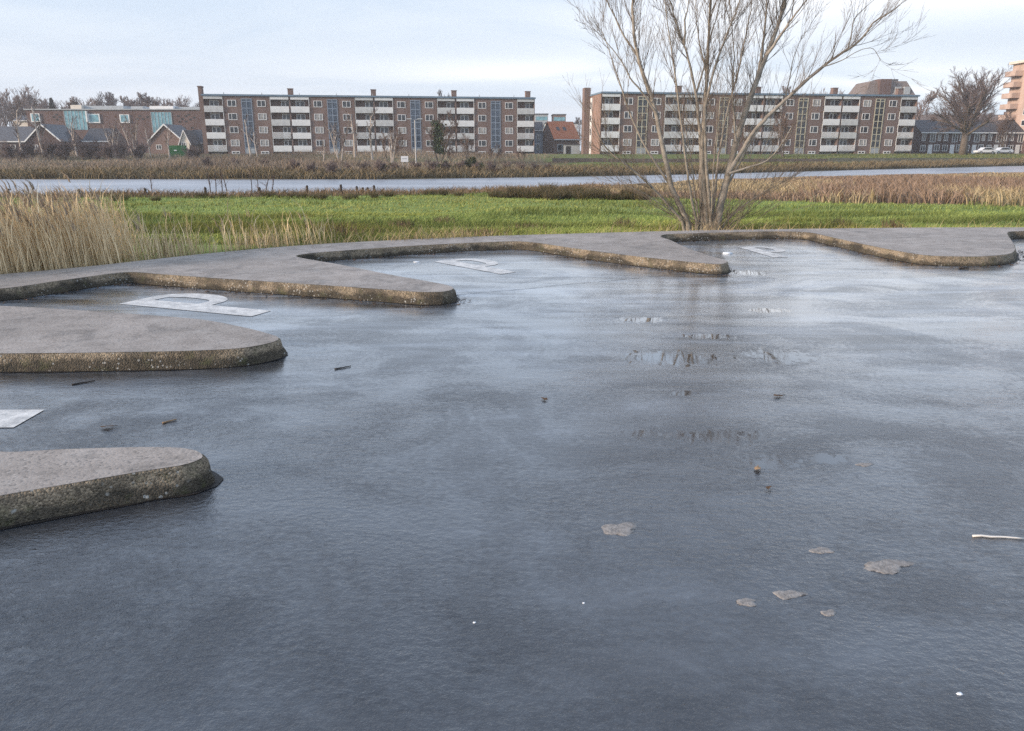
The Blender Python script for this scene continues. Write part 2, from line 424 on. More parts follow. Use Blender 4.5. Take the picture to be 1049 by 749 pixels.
def make_pavement_mat():
    m, t, b = new_mat('worn_pavement_asphalt'); g = NT(t)
    v = g.coord('Object')
    big = g.noise(v, 0.8, 5, 0.6, 0.4); mid = g.noise(v, 5, 5, 0.6)
    agg = g.vor(v, 75, out='Color'); cells = g.vor(v, 75)
    base = g.mix(g.rng(big, 0.35, 0.65), (0.29,0.255,0.225), (0.40,0.352,0.312))
    base = g.mix(g.math('MULTIPLY', g.rng(g.noise(v, 1.7, 8, 0.7, 0.8), 0.50, 0.62, smooth=True), 0.55), base, (0.14,0.125,0.112))
    base = g.mix(g.math('MULTIPLY', g.rng(g.noise(v, 3.1, 8, 0.7, 0.3), 0.56, 0.66, smooth=True), 0.35), base, (0.42,0.39,0.35))
    base = g.mix(g.math('MULTIPLY', g.rng(mid, 0.45, 0.7), 0.5), base, (0.20,0.18,0.162))
    base = g.mix(g.math('MULTIPLY', g.rng(agg, 0.72, 0.95), 0.5), base, (0.48,0.44,0.40))
    base = g.mix(g.math('MULTIPLY', g.rng(agg, 0.32, 0.1), 0.6), base, (0.09,0.084,0.078))
    g.link(base, b.inputs['Base Color'])
    g.link(g.rng(mid, 0.3, 0.7, 0.42, 0.72), b.inputs['Roughness'])
    b.inputs['Specular IOR Level'].default_value = 0.25
    n1 = g.bump(g.math('SUBTRACT', 1.0, cells), 0.30, 0.004)
    g.link(g.bump(g.noise(v, 28, 4), 0.3, 0.006, n1), b.inputs['Normal'])
    return m
M['pavement'] = make_pavement_mat()

def make_kerb_mat():
    m, t, b = new_mat('mossy_exposed_aggregate_kerb'); g = NT(t)
    v = g.coord('Object')
    agg = g.vor(v, 95, out='Color'); cells = g.vor(v, 95)
    big = g.noise(v, 2.2, 5, 0.65); moss = g.noise(v, 7, 5, 0.7)
    base = g.mix(g.rng(agg, 0.2, 0.9), (0.15,0.122,0.088), (0.42,0.34,0.24))
    base = g.mix(g.math('MULTIPLY', g.rng(big, 0.46, 0.60, smooth=True), 0.7), base, (0.075,0.065,0.050))
    # damp grime line along the foot: a stain with its own edge
    sp = g.n('ShaderNodeSeparateXYZ'); g.link(v, sp.inputs[0])
    reach = g.math('MULTIPLY', g.rng(g.noise(v, 0.55, 3), 0.40, 0.62), 0.075)
    foot = g.rng(g.math('SUBTRACT', g.math('ADD', sp.outputs[2], g.math('MULTIPLY', g.math('SUBTRACT', moss, 0.5), 0.14)), reach), 0.020, 0.055, 1.0, 0.0)
    base = g.mix(g.math('MULTIPLY', foot, 0.75), base, (0.030,0.029,0.024))
    base = g.mix(g.math('MULTIPLY', g.rng(moss, 0.55, 0.68), 0.6), base, (0.085,0.090,0.040))
    lich = g.rng(g.math('ADD', g.vor(v, 26), g.math('MULTIPLY', moss, 0.3)), 0.40, 0.34)
    lich = g.math('MULTIPLY', lich, g.rng(g.noise(v, 3.0, 3), 0.46, 0.54))
    base = g.mix(g.math('MULTIPLY', lich, 0.8), base, (0.45,0.45,0.42))
    g.link(base, b.inputs['Base Color'])
    b.inputs['Roughness'].default_value = 0.85; b.inputs['Specular IOR Level'].default_value = 0.25
    n1 = g.bump(g.math('SUBTRACT', 1.0, cells), 0.9, 0.012)
    g.link(g.bump(g.noise(v, 18, 5, 0.6), 0.8, 0.02, n1), b.inputs['Normal'])
    return m
M['kerb'] = make_kerb_mat()

def make_paint_mat():
    m, t, b = new_mat('worn_white_road_paint'); g = NT(t)
    v = g.coord('Object')
    wear = g.rng(g.noise(v, 5.5, 8, 0.78), 0.40, 0.64)
    gr = g.rng(g.vor(v, 110, out='Color'), 0.72, 1.0)
    c = g.mix(g.math('MULTIPLY', wear, 0.9), (0.76,0.745,0.71), (0.30,0.30,0.295))
    c = g.mix(g.math('MULTIPLY', gr, 0.6), c, (0.10,0.10,0.105))
    g.link(c, b.inputs['Base Color']); b.inputs['Roughness'].default_value = 0.5; b.inputs['Coat Weight'].default_value = 0.2; b.inputs['Coat IOR'].default_value = 1.33; b.inputs['Coat Roughness'].default_value = 0.25
    g.link(g.bump(g.noise(v, 50, 3), 0.6, 0.004), b.inputs['Normal'])
    return m
M['paint'] = make_paint_mat()

def make_patch_mat():
    m, t, b = new_mat('dry_gritty_patch'); g = NT(t)
    v = g.coord('Object')
    c = g.mix(g.rng(g.noise(v, 40, 4), 0.4, 0.6), (0.20,0.185,0.172), (0.30,0.28,0.262))
    c = g.mix(g.rng(g.noise(v, 26, 3), 0.64, 0.70), c, (0.09,0.087,0.085))
    g.link(c, b.inputs['Base Color']); b.inputs['Roughness'].default_value = 0.8
    g.link(g.bump(g.noise(v, 90, 4), 0.6, 0.006), b.inputs['Normal'])
    return m
M['patch'] = make_patch_mat()

def make_water_mat():
    m, t, b = new_mat('frozen_river'); g = NT(t)
    v = g.coord('Object', (0.30, 1.0, 1.0))
    c = g.mix(g.rng(g.noise(v, 0.16, 5), 0.38, 0.62, smooth=True), (0.29,0.315,0.35), (0.40,0.42,0.455))
    c = g.mix(g.math('MULTIPLY', g.rng(g.noise(v, 0.09, 3, 0.6, 0.5), 0.60, 0.68, smooth=True), 0.8), c, (0.10,0.12,0.15))
    g.link(c, b.inputs['Base Color'])
    b.inputs['Roughness'].default_value = 0.32; b.inputs['IOR'].default_value = 1.31
    g.link(g.bump(g.noise(v, 3.0, 4, 0.6), 0.3, 0.05), b.inputs['Normal'])
    return m
M['water'] = make_water_mat()

def make_ground_mat():
    m, t, b = new_mat('meadow_ground'); g = NT(t)
    a = g.n('ShaderNodeAttribute'); a.attribute_name = 'Col'
    v = g.coord('Object')
    n_ = g.noise(v, 1.6, 6, 0.65); n2 = g.noise(v, 0.18, 4, 0.6); n3 = g.noise(g.coord('Object', (0.5,1.6,1)), 5.0, 4, 0.7)
    mul = g.math('ADD', g.math('MULTIPLY', g.rng(n_, 0.3, 0.7), 0.45), g.math('ADD', g.math('MULTIPLY', g.rng(n3, 0.3, 0.7), 0.45), 0.55))
    cc = g.n('ShaderNodeCombineColor')
    for i in range(3): g.link(mul, cc.inputs[i])
    mx = g.n('ShaderNodeMix'); mx.data_type = 'RGBA'; mx.blend_type = 'MULTIPLY'; mx.inputs[0].default_value = 1
    g.link(a.outputs['Color'], mx.inputs[6]); g.link(cc.outputs[0], mx.inputs[7])
    c = g.mix(g.math('MULTIPLY', g.rng(n2, 0.52, 0.68), 0.35), mx.outputs[2], (0.15,0.13,0.06))
    g.link(c, b.inputs['Base Color']); b.inputs['Roughness'].default_value = 0.9; b.inputs['Specular IOR Level'].default_value = 0.15
    g.link(g.bump(g.noise(v, 8, 5, 0.7), 0.8, 0.08), b.inputs['Normal'])
    return m
M['ground'] = make_ground_mat()

# ------------------------------------------------------------------ terrain and river
NEAR = np.array([(-400,36),(-120,40),(-30,45.6),(-10.5,48.6),(2.5,56.5),(19.5,73),(32,81),(48,89.5),(84,107),(160,132),(400,180)], float)
FAR = np.array([(-400,76),(-46,71.5),(-12.5,71),(3.4,77),(18.5,86),(32.5,96),(61,117),(88,136),(160,160),(400,215)], float)
ZW = -0.80
def yn(x): return np.interp(x, NEAR[:,0], NEAR[:,1])
def yf(x): return np.interp(x, FAR[:,0], FAR[:,1])
def hnoise(x, y):
    return (np.sin(x*0.37+1.3*np.sin(y*0.21))*np.cos(y*0.29+0.8*np.sin(x*0.17)) + 0.5*np.sin(x*0.93+y*0.71)*np.cos(y*0.83-x*0.45))
def terrain_z(x, y):
    x = np.asarray(x, float); y = np.asarray(y, float)
    a = yn(x) + 0.8*np.sin(x*0.5) + 0.5*np.sin(x*1.3+1); b = yf(x) + 0.6*np.sin(x*0.4+2)
    d = np.maximum(y - 15.0, 0)
    near = 0.02 - 0.42*np.clip(d/9,0,1) - 0.30*np.clip((d-9)/26,0,1) + 0.045*hnoise(x*1.5,y*1.5)
    tn = a - y
    z = np.where(tn > 0, np.where(tn < 4, ZW - 0.1 + (near - ZW + 0.1)*np.clip(tn/4,0,1)**0.7, near), ZW - 0.1)
    depth = np.minimum(y - a, b - y)
    z = np.where((y > a) & (y < b), ZW - 0.1 - 0.7*np.clip(depth/4,0,1), z)
    tf = y - b
    rise = np.interp(y, [70,100,139,143,160,400], [-0.45,-0.40,-0.32,0.25,1.0,1.0])
    far = np.where(tf < 3, ZW - 0.1 + (rise-ZW+0.1)*np.clip(tf/3,0,1), rise) + 0.06*hnoise(x,y)*np.clip(tf/3,0,1)*(y<150)
    return np.where(tf > 0, far, z)
def tz(x, y): return float(terrain_z(np.array([x]), np.array([y]))[0])

GREEN = np.array((0.215,0.275,0.070)); BROWN = np.array((0.185,0.135,0.080)); FARGREEN = np.array((0.125,0.165,0.045)); DULL = np.array((0.14,0.115,0.07))
def reed_edge(x): # near edge of the tan vegetation belt (y) for a given x
    return np.interp(x, [-60,-32,-11,0,6,10,14,20,30,60,150], [34.5,38,40,44.5,41,37,34,33,33,34,36])
def terrain_col(x, y):
    c = np.zeros((len(x),3))
    re = reed_edge(x) + 1.2*hnoise(x*0.9, y*0.7)
    isb = np.clip((y-re)/1.5,0,1)[:,None]
    c[:] = GREEN
    edge = np.clip(1-(y-17.0-0.5*hnoise(x,y))/3.5,0,1)[:,None]
    c = c*(1-0.10*edge) + DULL*0.10*edge
    c = c*(1-isb) + BROWN*isb
    b = yf(x); t = y-b
    farw = np.where(x < 6, 0.0, np.clip((t-4)/2,0,1))
    far = DULL*(1-farw[:,None]) + FARGREEN*farw[:,None]
    up = np.clip((y-142)/3,0,1)[:,None]
    far = far*(1-up) + (FARGREEN*0.85+BROWN*0.15)*up
    lf = np.clip((8-x)/6,0,1)[:,None]; far = far*(1-lf)+(DULL*0.8+FARGREEN*0.2)*lf
    far[t < 3] = DULL*0.8
    c[t > -1] = far[t > -1]
    town = y > 166
    c[town] = np.array((0.10,0.115,0.06))
    return c
xs = np.concatenate([np.linspace(-3000,-170,14), np.arange(-160,-45,1.6), np.arange(-45,60,0.7), np.arange(60,180,1.6), np.linspace(190,3000,14)])
ys = np.concatenate([np.linspace(-600,2,6), np.arange(4,60,0.55), np.arange(60,175,1.1), np.linspace(180,320,12), np.geomspace(380,4500,9)])
X, Y = np.meshgrid(xs, ys); X = X.ravel(); Y = Y.ravel()
def path_edge(x):  # y of the outer edge of the pavement
    return np.interp(x, [-30,-12,-6.7,-3.73,1.45,10.8,25,60], [-6,5.0,10.0,13.15,15.24,16.4,16.0,4])
Z = terrain_z(X, Y)
under = Y < path_edge(X) + 0.1
Z = np.where(under & (Y < 17), np.minimum(Z, -0.25), Z)
nx, ny = len(xs), len(ys)
I = np.arange(nx*ny).reshape(ny, nx)
F = np.stack([I[:-1,:-1].ravel(), I[:-1,1:].ravel(), I[1:,1:].ravel(), I[1:,:-1].ravel()], 1)
tag(mesh_np('meadow_terrain', np.stack([X,Y,Z],1), F, M['ground'], terrain_col(X,Y), True), kind='structure')
w = MB(); xr = np.concatenate([np.arange(-400,-60,20), np.arange(-60,120,4), np.arange(120,401,20)])
vs = []; fs = []
for i, x in enumerate(xr):
    vs += [(x, float(yn(x))-3.0, ZW), (x, float(yf(x))+2.0, ZW)]
    if i: fs.append((2*i-2, 2*i, 2*i+1, 2*i-1))
w.add(vs, fs); tag(w.build('river_water', M['water']), kind='structure')

# ------------------------------------------------------------------ parking ground, pavement and kerb
a = MB(); a.add([(-40,-30,0),(45,-30,0),(45,15.9,0),(-40,15.9,0)], [(0,1,2,3)])
ax = np.concatenate([[-40,-20],np.arange(-14,20.1,1.0),[30,45]]); vs=[]; fs=[]
for i, x in enumerate(ax):
    vs += [(x,-30,0),(x,min(float(path_edge(x))-0.04,16.3),0)]
    if i: fs.append((2*i-2,2*i,2*i+1,2*i-1))
a = MB(); a.add(vs, fs); tag(a.build('parking_asphalt', M['asphalt']), kind='structure')

sm = MB(); q0 = on_ground(462,303); q1 = on_ground(742,276.5); n_=60; vs=[]; fs=[]
for i in range(n_+1):
    c_ = q0.lerp(q1, i/n_); wv = 0.004+0.002*math.sin(i*1.7)+0.001*math.sin(i*0.6); oy = 0.02*math.sin(i*0.35)
    vs += [(c_.x-wv, c_.y+wv+oy, 0.003),(c_.x+wv, c_.y-wv+oy, 0.003)]
    if i: fs.append((2*i-2,2*i-1,2*i+1,2*i))
sm.add(vs,fs); tag(sm.build('asphalt_seam', M['tar']), kind='structure')
def G(u, v): q = on_ground(u, v, 0.14); return (q.x, q.y)
def catmull(pts, step=0.07, closed=False, tension=0.5):
    out = []
    n = len(pts)
    for i in range(n-1):
        p0 = Vector(pts[max(i-1,0)]); p1 = Vector(pts[i]); p2 = Vector(pts[i+1]); p3 = Vector(pts[min(i+2,n-1)])
        k = max(2, int((p2-p1).length/step))
        for j in range(k):
            t = j/k
            m1 = (p2-p0)*0.5; m2 = (p3-p1)*0.5
            L = (p2-p1).length
            if m1.length > L: m1 = m1.normalized()*L
            if m2.length > L: m2 = m2.normalized()*L
            h1 = 2*t**3-3*t**2+1; h2 = -2*t**3+3*t**2; h3 = t**3-2*t**2+t; h4 = t**3-t**2
            q = p1*h1+p2*h2+m1*h3+m2*h4
            out.append((q.x,q.y))
    out.append(tuple(pts[-1])); return out
# inner edge of the raised pavement, walked from the near finger round to the far right
F1 = [(-9.5,0.6),(-6.2,1.35),G(-60,524),G(0,510),G(80,496),G(150,484),G(186,478.5),G(202,474),G(211,469.5),G(212,465),G(205,460.5),G(192,457.8),G(175,456.6),G(140,456.5),G(60,459),G(0,461)]
f1b = G(0,461)
n1 = (-8.4,6.1)                                     # notch between finger 1 and 2, out of view
F2 = [n1,(-7.9,5.95),(-6.4,5.85),G(0,363),G(100,362),G(200,360),G(250,357),G(283,350.5),G(288,345.5),G(276,341),G(250,334.5),G(200,326),G(60,316),G(0,313)]
n2 = (-7.6,8.15)
F3 = [n2,(-7.4,8.5),G(0,296),G(60,288),G(115,280.5),G(133,279),G(160,281),G(230,286),G(300,290.5),G(380,296),G(430,299.5),G(456,299),G(466,296),G(462,292.5),G(440,288),G(400,281),G(350,271),G(312,264.5),G(305,262),G(318,259.8),
      G(345,257.5),G(400,253.5),G(450,250.5),G(500,248.2),G(530,247.5),G(550,249),G(580,253.5),G(640,261.5),G(700,268),G(735,271),G(746,269),G(744,266.5),G(730,262.5),G(705,254),G(688,246),G(678,242.5),G(684,240.2),
      G(710,239.2),G(760,237.8),G(800,237.2),G(826,238),G(846,242),G(880,249.5),G(920,257.5),G(950,261.8),G(985,263),G(1015,262.6),G(1034,260.5),G(1041,257),G(1040,250),G(1034,241),G(1036,237.5),
      G(1060,236.8),G(1110,236.5),G(1160,238),G(1230,247),(13.5,12.6),(15.2,12.4),(16.2,13.2),(17.5,14.3),(20,14.6),(30,13.2),(45,8)]
inner = catmull(F1 + [(-8.3,5.2)] + F2 + F3, 0.07)
outer = [(60,3.5),(45,10.5),(30,15.4),(20,16.35),G(1049,233),G(950,233.2),G(860,234),G(780,235),G(700,236.4),G(600,239),G(500,242),G(400,246.2),G(300,252),G(200,261),G(100,272),G(0,281.2),(-9,8.6),(-12,5.0),(-16,0.5),(-18,-6)]
outer = catmull(outer, 0.5)
rk = random.Random(3)
def wob(i, k): return 0.5*math.sin(i*0.37*k+k)+0.3*math.sin(i*1.13*k+2.1*k)+0.35*(rk.random()-0.5)
def offs(pts, d):
    out = []
    for i in range(len(pts)):
        p = Vector(pts[max(i-2,0)]); q = Vector(pts[min(i+2,len(pts)-1)])
        t = (q-p).normalized(); nrm = Vector((t.y,-t.x))      # to the right of the walk = towards the car park
        dd = d[i] if hasattr(d,'__len__') else d
        out.append((pts[i][0]+nrm.x*dd, pts[i][1]+nrm.y*dd))
    return out
NI = len(inner)
# which side is the car park? test with the direction of the walk at finger 3
rings = [(-0.042, 0.1405, 0.008, 0.0), (-0.022, 0.1385, 0.007, 0.002), (-0.012, 0.127, 0.009, 0.004), (-0.004, 0.104, 0.012, 0.007), (0.012, 0.062, 0.014, 0.009), (0.028, 0.020, 0.014, 0.006), (0.034, -0.02, 0.01, 0.0)]
kv = []; kf = []
for j, (d, z, jd, jz) in enumerate(rings):
    dd = [d + jd*wob(i, 0.6+0.17*j) for i in range(NI)]
    for i, (x, y) in enumerate(offs(inner, dd)):
        kv.append((x, y, z + jz*wob(i, 0.45+0.21*j)))
for j in range(len(rings)-1):
    for i in range(NI-1):
        kf.append((j*NI+i, j*NI+i+1, (j+1)*NI+i+1, (j+1)*NI+i))
k = MB(); k.add(kv, kf); ko = k.build('kerb', M['kerb'], smooth=True); tag(ko, kind='structure')
top_inner = offs(inner, -0.024)
poly = [Vector((x,y,0.141)) for x,y in top_inner] + [Vector((x,y,0.141)) for x,y in outer] + [Vector((-14,-6,0.141)), Vector((-11.5,-1,0.141))]
tri = tessellate_polygon([poly])
pv = MB(); pv.add(poly, [tuple(q) for q in tri])
po = pv.build('pavement', M['pavement']); tag(po, kind='structure')
# make faces look up
bm = bmesh.new(); bm.from_mesh(po.data)
for fc in bm.faces:
    fc.normal_update()
    if fc.normal.z < 0: fc.normal_flip()
bm.to_mesh(po.data); bm.free()
e = MB(); vs=[]; fs=[]
for i,(x,y) in enumerate(outer):
    vs += [(x,y,0.141),(x,y,-0.25)]
    if i: fs.append((2*i-2,2*i-1,2*i+1,2*i))
e.add(vs,fs); tag(e.build('pavement_edge', M['kerb']), kind='structure')

# damp black grime gathered on the asphalt along the foot of the kerb
gv=[]; gf=[]; g0=offs(inner,0.02); gw=[0.012+0.008*math.sin(i*0.17)+0.008*math.sin(i*0.53)+0.016*rk.random() for i in range(NI)]
g1=offs(inner,[0.03+max(0.012,w_) for w_ in gw])
for i in range(NI):
    gv += [(*g0[i],0.0035),(*g1[i],0.0035)]
    if i: gf.append((2*i-2,2*i-1,2*i+1,2*i))
gm=MB(); gm.add(gv,gf); tag(gm.build('kerb_grime', M['grime']), kind='structure')

# painted parking letters
def letter_P(bot, top, label, zz=0.004):
    bx, tx = Vector(bot), Vector(top)
    up = (tx-bx); H = up.length; up.normalize(); rt = Vector((up.y,-up.x))
    W = H*0.32; s = H*0.088
    o = empty_at = bx
    def w_(a, h): q = bx + rt*a + up*h; return (q.x, q.y, zz)
    m = MB()
    # stem
    m.add([w_(-s,0),w_(s,0),w_(s,H),w_(-s,H)], [(0,1,2,3)])
    # bowl: ring half ellipse from the stem
    yo = 0.45*H
    cyc = (H+yo)/2; ro = (H-yo)/2; ri = ro-0.10*H
    n = 20; vs = []; fs = []
    outp = [(s, yo),] + [(W*0.55 + (W*0.62)*math.sin(t), cyc - ro*math.cos(t)) for t in [math.pi*i/n for i in range(n+1)]] + [(s, H)]
    inp = [(s, cyc-ri)] + [(W*0.55 + (W*0.62-s*1.6)*math.sin(t), cyc - ri*math.cos(t)) for t in [math.pi*i/n for i in range(n+1)]] + [(s, cyc+ri)]
    for (x1,y1),(x2,y2) in zip(outp, inp): vs += [w_(x1,y1), w_(x2,y2)]
    for i in range(len(outp)-1): fs.append((2*i,2*i+2,2*i+3,2*i+1))
    m.add(vs, fs)
    ob = m.build('parking_letter', M['paint'])
    tag(ob, label, 'road marking', 'white parking letters')
    bm = bmesh.new(); bm.from_mesh(ob.data)
    for fc in bm.faces:
        fc.normal_update()
        if fc.normal.z < 0: fc.normal_flip()
    bm.to_mesh(ob.data); bm.free()
    return ob
def g2(u, v): q = on_ground(u, v); return (q.x, q.y)
letter_P(g2(268,321.5), g2(134,309), 'white painted letter P in the bay behind the second grey finger, the widest looking one')
letter_P(g2(521,280), g2(452,267.3), 'white painted letter P in the middle bay, between two pointed kerb fingers')
letter_P(g2(800,263.8), g2(762,253), 'white painted letter P in the bay right of the tree, beside the white ice lump')
q = Vector(g2(30.5,429)); letter_P((q.x,q.y), (q.x-2.0,q.y-0.04), 'white stem end of a painted letter P cut by the left edge, nearest bay')

# ------------------------------------------------------------------ apartment blocks
def window_mesh(w, h, bars, fr=0.11):
    m = MB(); y0, y1 = -0.06, 0.05
    m.box(0,w,y0,y1,0,fr); m.box(0,w,y0,y1,h-fr,h); m.box(0,fr,y0,y1,fr,h-fr); m.box(w-fr,w,y0,y1,fr,h-fr)
    for b in bars: m.box(w*b-fr*0.45,w*b+fr*0.45,y0,y1,fr,h-fr)
    return m
def part(mb, name, m, parent, loc=(0,0,0), **kw): return mb.build(name, m, parent, loc=loc, **kw)
def clone(o, parent, loc):
    c = o.copy(); col.objects.link(c); c.parent = parent; c.location = loc
    for ch in o.children: 
        d = ch.copy(); col.objects.link(d); d.parent = c
    return c
U = 17.9; HB = 12.0; ST = 2.71
def apartment(name, label, p0, p1, z, blue, seed):
    rr = random.Random(seed)
    ang = math.atan2(p1[1]-p0[1], p1[0]-p0[0]); L = math.hypot(p1[0]-p0[0], p1[1]-p0[1]); s = L/(4*U)
    root = empty(name, (p0[0],p0[1],z), ang); root.scale = (s,1,1)
    tag(root, label, 'apartment block', 'brown brick apartment blocks across the river')
    LL = 4*U; D = 11.0; N = 1.35
    pts = []
    for u in range(4):
        x = u*U
        pts += [(x+0.15,N),(x+4.2,N),(x+4.2,0),(x+13.7,0),(x+13.7,N),(x+U-0.15,N)]
        if u < 3: pts += [(x+U-0.15,0.15),(x+U+0.15,0.15)]
    out = [(0,0.15),(0.15,0.15)] + pts + [(LL-0.15,0.15),(LL,0.15),(LL,D),(0,D)]
    MB().prism(out, -1.5, HB-0.02).build('wall', M['brick_brown'], root)
    rf = MB().box(-0.15,LL+0.15,-0.3,D+0.2,HB,HB+0.32).build('roof', M['fascia'], root)
    MB().box(0.1,LL-0.1,0,D-0.1,HB+0.323,HB+0.36).build('roof_felt', M['roof_felt'], rf)
    cx = [17.9, 35.8, 53.7] + ([70.6] if blue else [69.2])
    for x in cx:
        MB().box(x-0.6,x+0.5,3.0,4.1,HB+0.36,HB+1.75).box(x-0.7,x+0.6,2.9,4.2,HB+1.75,HB+1.87).build('chimney', M['brick_brown'], rf)
    for i in range(9):
        x = 4+7.9*i; 
        MB().tube([(x,2.5,HB+0.36),(x,2.5,HB+0.9)],0.07,6).build('vent_pipe', M['grey_metal'], rf)
    # end pier rising over the roof
    if blue:
        MB().box(-0.75,-0.003,0.2,2.0,-1.5,HB+1.75).box(-0.85,0.1,0.1,2.1,HB+1.753,HB+1.95).build('chimney_pier', M['brick_brown'], root)
    else:
        MB().box(-1.35,-0.003,9.2,11.3,-1.9,HB+1.75).build('chimney_pier', M['brick_brown'], root)
        g_ = MB().box(-0.10,-0.004,7.4,9.0,-0.8,HB-0.4).build('gable_panel', M['white'], root)
        for i in range(4):
            MB().box(-0.13,-0.102,7.8,8.6,1.3+ST*i,2.6+ST*i).build('pane', M['glass'], g_)
        MB().box(-0.003,-0.0005,0.16,7.38,-1.6,HB-0.03).build('sunlit_gable_skin', M['brick_sunlit'], root)  # lit copy of the brown brick: low sun painted into the gable
    first = {}
    lv = [HB-3.1-ST*i for i in range(4)]           # floor levels, top down
    # windows beside the stair
    w1 = None
    for u in range(4):
        for off in (5.0, 11.1):
            for i, f in enumerate(lv):
                key = 'w%d' % rr.randrange(3)
                loc = (u*U+off, -0.003, f+0.95)
                if key not in first:
                    o = part(window_mesh(1.8,1.35,[0.5] if key=='w0' else ([0.62] if key=='w1' else [0.38])), 'window', M['white'], root, loc)
                    pm = MB(); pm.add([(0.1,-0.012,0.1),(1.7,-0.012,0.1),(1.7,-0.012,1.25),(0.1,-0.012,1.25)],[(0,1,2,3)])
                    part(pm, 'pane', M['glass'] if key!='w1' else M['curtain'], o)
                    first[key] = o
                else: clone(first[key], root, loc)
            loc = (u*U+off, -0.003, 0.06)
            if 'b' not in first:
                o = part(window_mesh(1.7,0.6,[0.5],0.15), 'basement_window', M['white'], root, loc)
                pm = MB(); pm.add([(0.1,-0.012,0.1),(1.6,-0.012,0.1),(1.6,-0.012,0.5),(0.1,-0.012,0.5)],[(0,1,2,3)]); part(pm,'pane',M['glass'],o)
                first['b'] = o
            else: clone(first['b'], root, loc)
        # stair glazing
        loc = (u*U+7.85, -0.003, 0.0)
        if 's' not in first:
            fm = M['blue_frame'] if blue else M['yellow_frame']
            m = MB(); W = 2.2; T = HB-0.5
            for x in (0, W/2-0.07, W-0.14): m.box(x,x+0.14,-0.08,0.04,0,T)
            zz = 0
            for kk in range(9):
                zz = kk*ST/2; 
                if zz < T-0.3:
                    for (xa,xb) in ((0.14,W/2-0.07),(W/2+0.07,W-0.14)): m.box(xa,xb,-0.08,0.04,zz,zz+0.14)
            for (xa,xb) in ((0.14,W/2-0.07),(W/2+0.07,W-0.14)): m.box(xa,xb,-0.08,0.04,T-0.14,T)
            o = part(m, 'stair_window', fm, root, loc)
            pm = MB(); pm.add([(0.1,-0.012,0.1),(W-0.1,-0.012,0.1),(W-0.1,-0.012,T-0.1),(0.1,-0.012,T-0.1)],[(0,1,2,3)])
            part(pm, 'pane', M['glass_blue'] if blue else M['glass'], o)
            MB().box(0.2,W-0.2,-0.07,-0.015,0.2,1.25).build('entrance_panel', M['grey_panel'], o)
            first['s'] = o
        else: clone(first['s'], root, loc)
        # balconies: both ends of the unit
        for side, x0 in ((0, u*U+0.2), (1, u*U+13.8)):
            for i, f in enumerate(lv):
                kind = rr.choice(['solid','solid','weathered','lattice']) if i >= 2 else rr.choice(['solid','solid','solid','weathered'])
                key = 'bal%d%s%d' % (side, kind, i == 0)
                loc = (x0, 0, f)
                if key in first: clone(first[key], root, loc); continue
                m = MB(); m.box(0,3.9,-0.12,N-0.004,-0.16,0.0)
                if kind == 'lattice':
                    for q in range(20): m.box(0.02+q*0.198,0.13+q*0.198,-0.2,-0.13,0.0,1.05)
                    m.box(0,3.9,-0.21,-0.12,1.05,1.13)
                else: m.box(0,3.9,-0.2,-0.125,-0.2,1.08)
                px = 0.0 if side else 3.8
                m.box(px,px+0.1,-0.1,0.0,1.14,ST-0.2)
                if i == 0: m.box(0,3.9,-0.1,-0.02,ST-0.25,ST+0.30)
                o = part(m, 'balcony', M['white'] if kind != 'weathered' else M['offwhite'], root, loc)
                dx0 = 2.15 if side == 1 else 0.9       # door next to the dividing wall side
                d = MB(); d.box(0,0.16,-0.06,0,0,2.35); d.box(0.79,1.0,-0.06,0,0,2.35); d.box(0.16,0.79,-0.06,0,2.15,2.35); d.box(0.16,0.79,-0.06,0,0,1.2)
                d.box(1.0,1.9,-0.06,0,0.9,1.05); d.box(1.0,1.9,-0.06,0,2.2,2.35); d.box(1.78,1.9,-0.06,0,1.05,2.2)
                part(d, 'balcony_door', M['white'], o, (dx0, N-0.005, 0))
                pm = MB(); pm.add([(0.16,-0.01,1.2),(0.79,-0.01,1.2),(0.79,-0.01,2.15),(0.16,-0.01,2.15)],[(0,1,2,3)])
                pm.add([(1.0,-0.012,1.05),(1.78,-0.012,1.05),(1.78,-0.012,2.2),(1.0,-0.012,2.2)],[(0,1,2,3)])
                part(pm, 'pane', M['glass'], o, (dx0, N-0.005, 0))
                first[key] = o
            loc = (x0+0.6, N-0.006, -0.0)
            if 'bw' not in first:
                first['bw'] = part(window_mesh(2.8,0.5,[0.33,0.66],0.12), 'basement_window', M['white'], root, loc)
                pm = MB(); pm.add([(0.1,-0.012,0.1),(2.7,-0.012,0.1),(2.7,-0.012,0.4),(0.1,-0.012,0.4)],[(0,1,2,3)]); part(pm,'pane',M['glass'],first['bw'])
            else: clone(first['bw'], root, loc)
    return root
A0 = at_dist(207,100,172); A1 = at_dist(548,100,183)
apartment('apartment_block', 'long brown brick apartment block with blue stair windows, left of the orange roof', (A0.x,172), (A1.x,183), 0.93, True, 1)
B0 = at_dist(616,100,166); B1 = at_dist(941,100,176)
apartment('apartment_block', 'long brown brick apartment block with sunlit orange gable end, behind the bare willow', (B0.x,166), (B1.x,176), 0.98, False, 2)

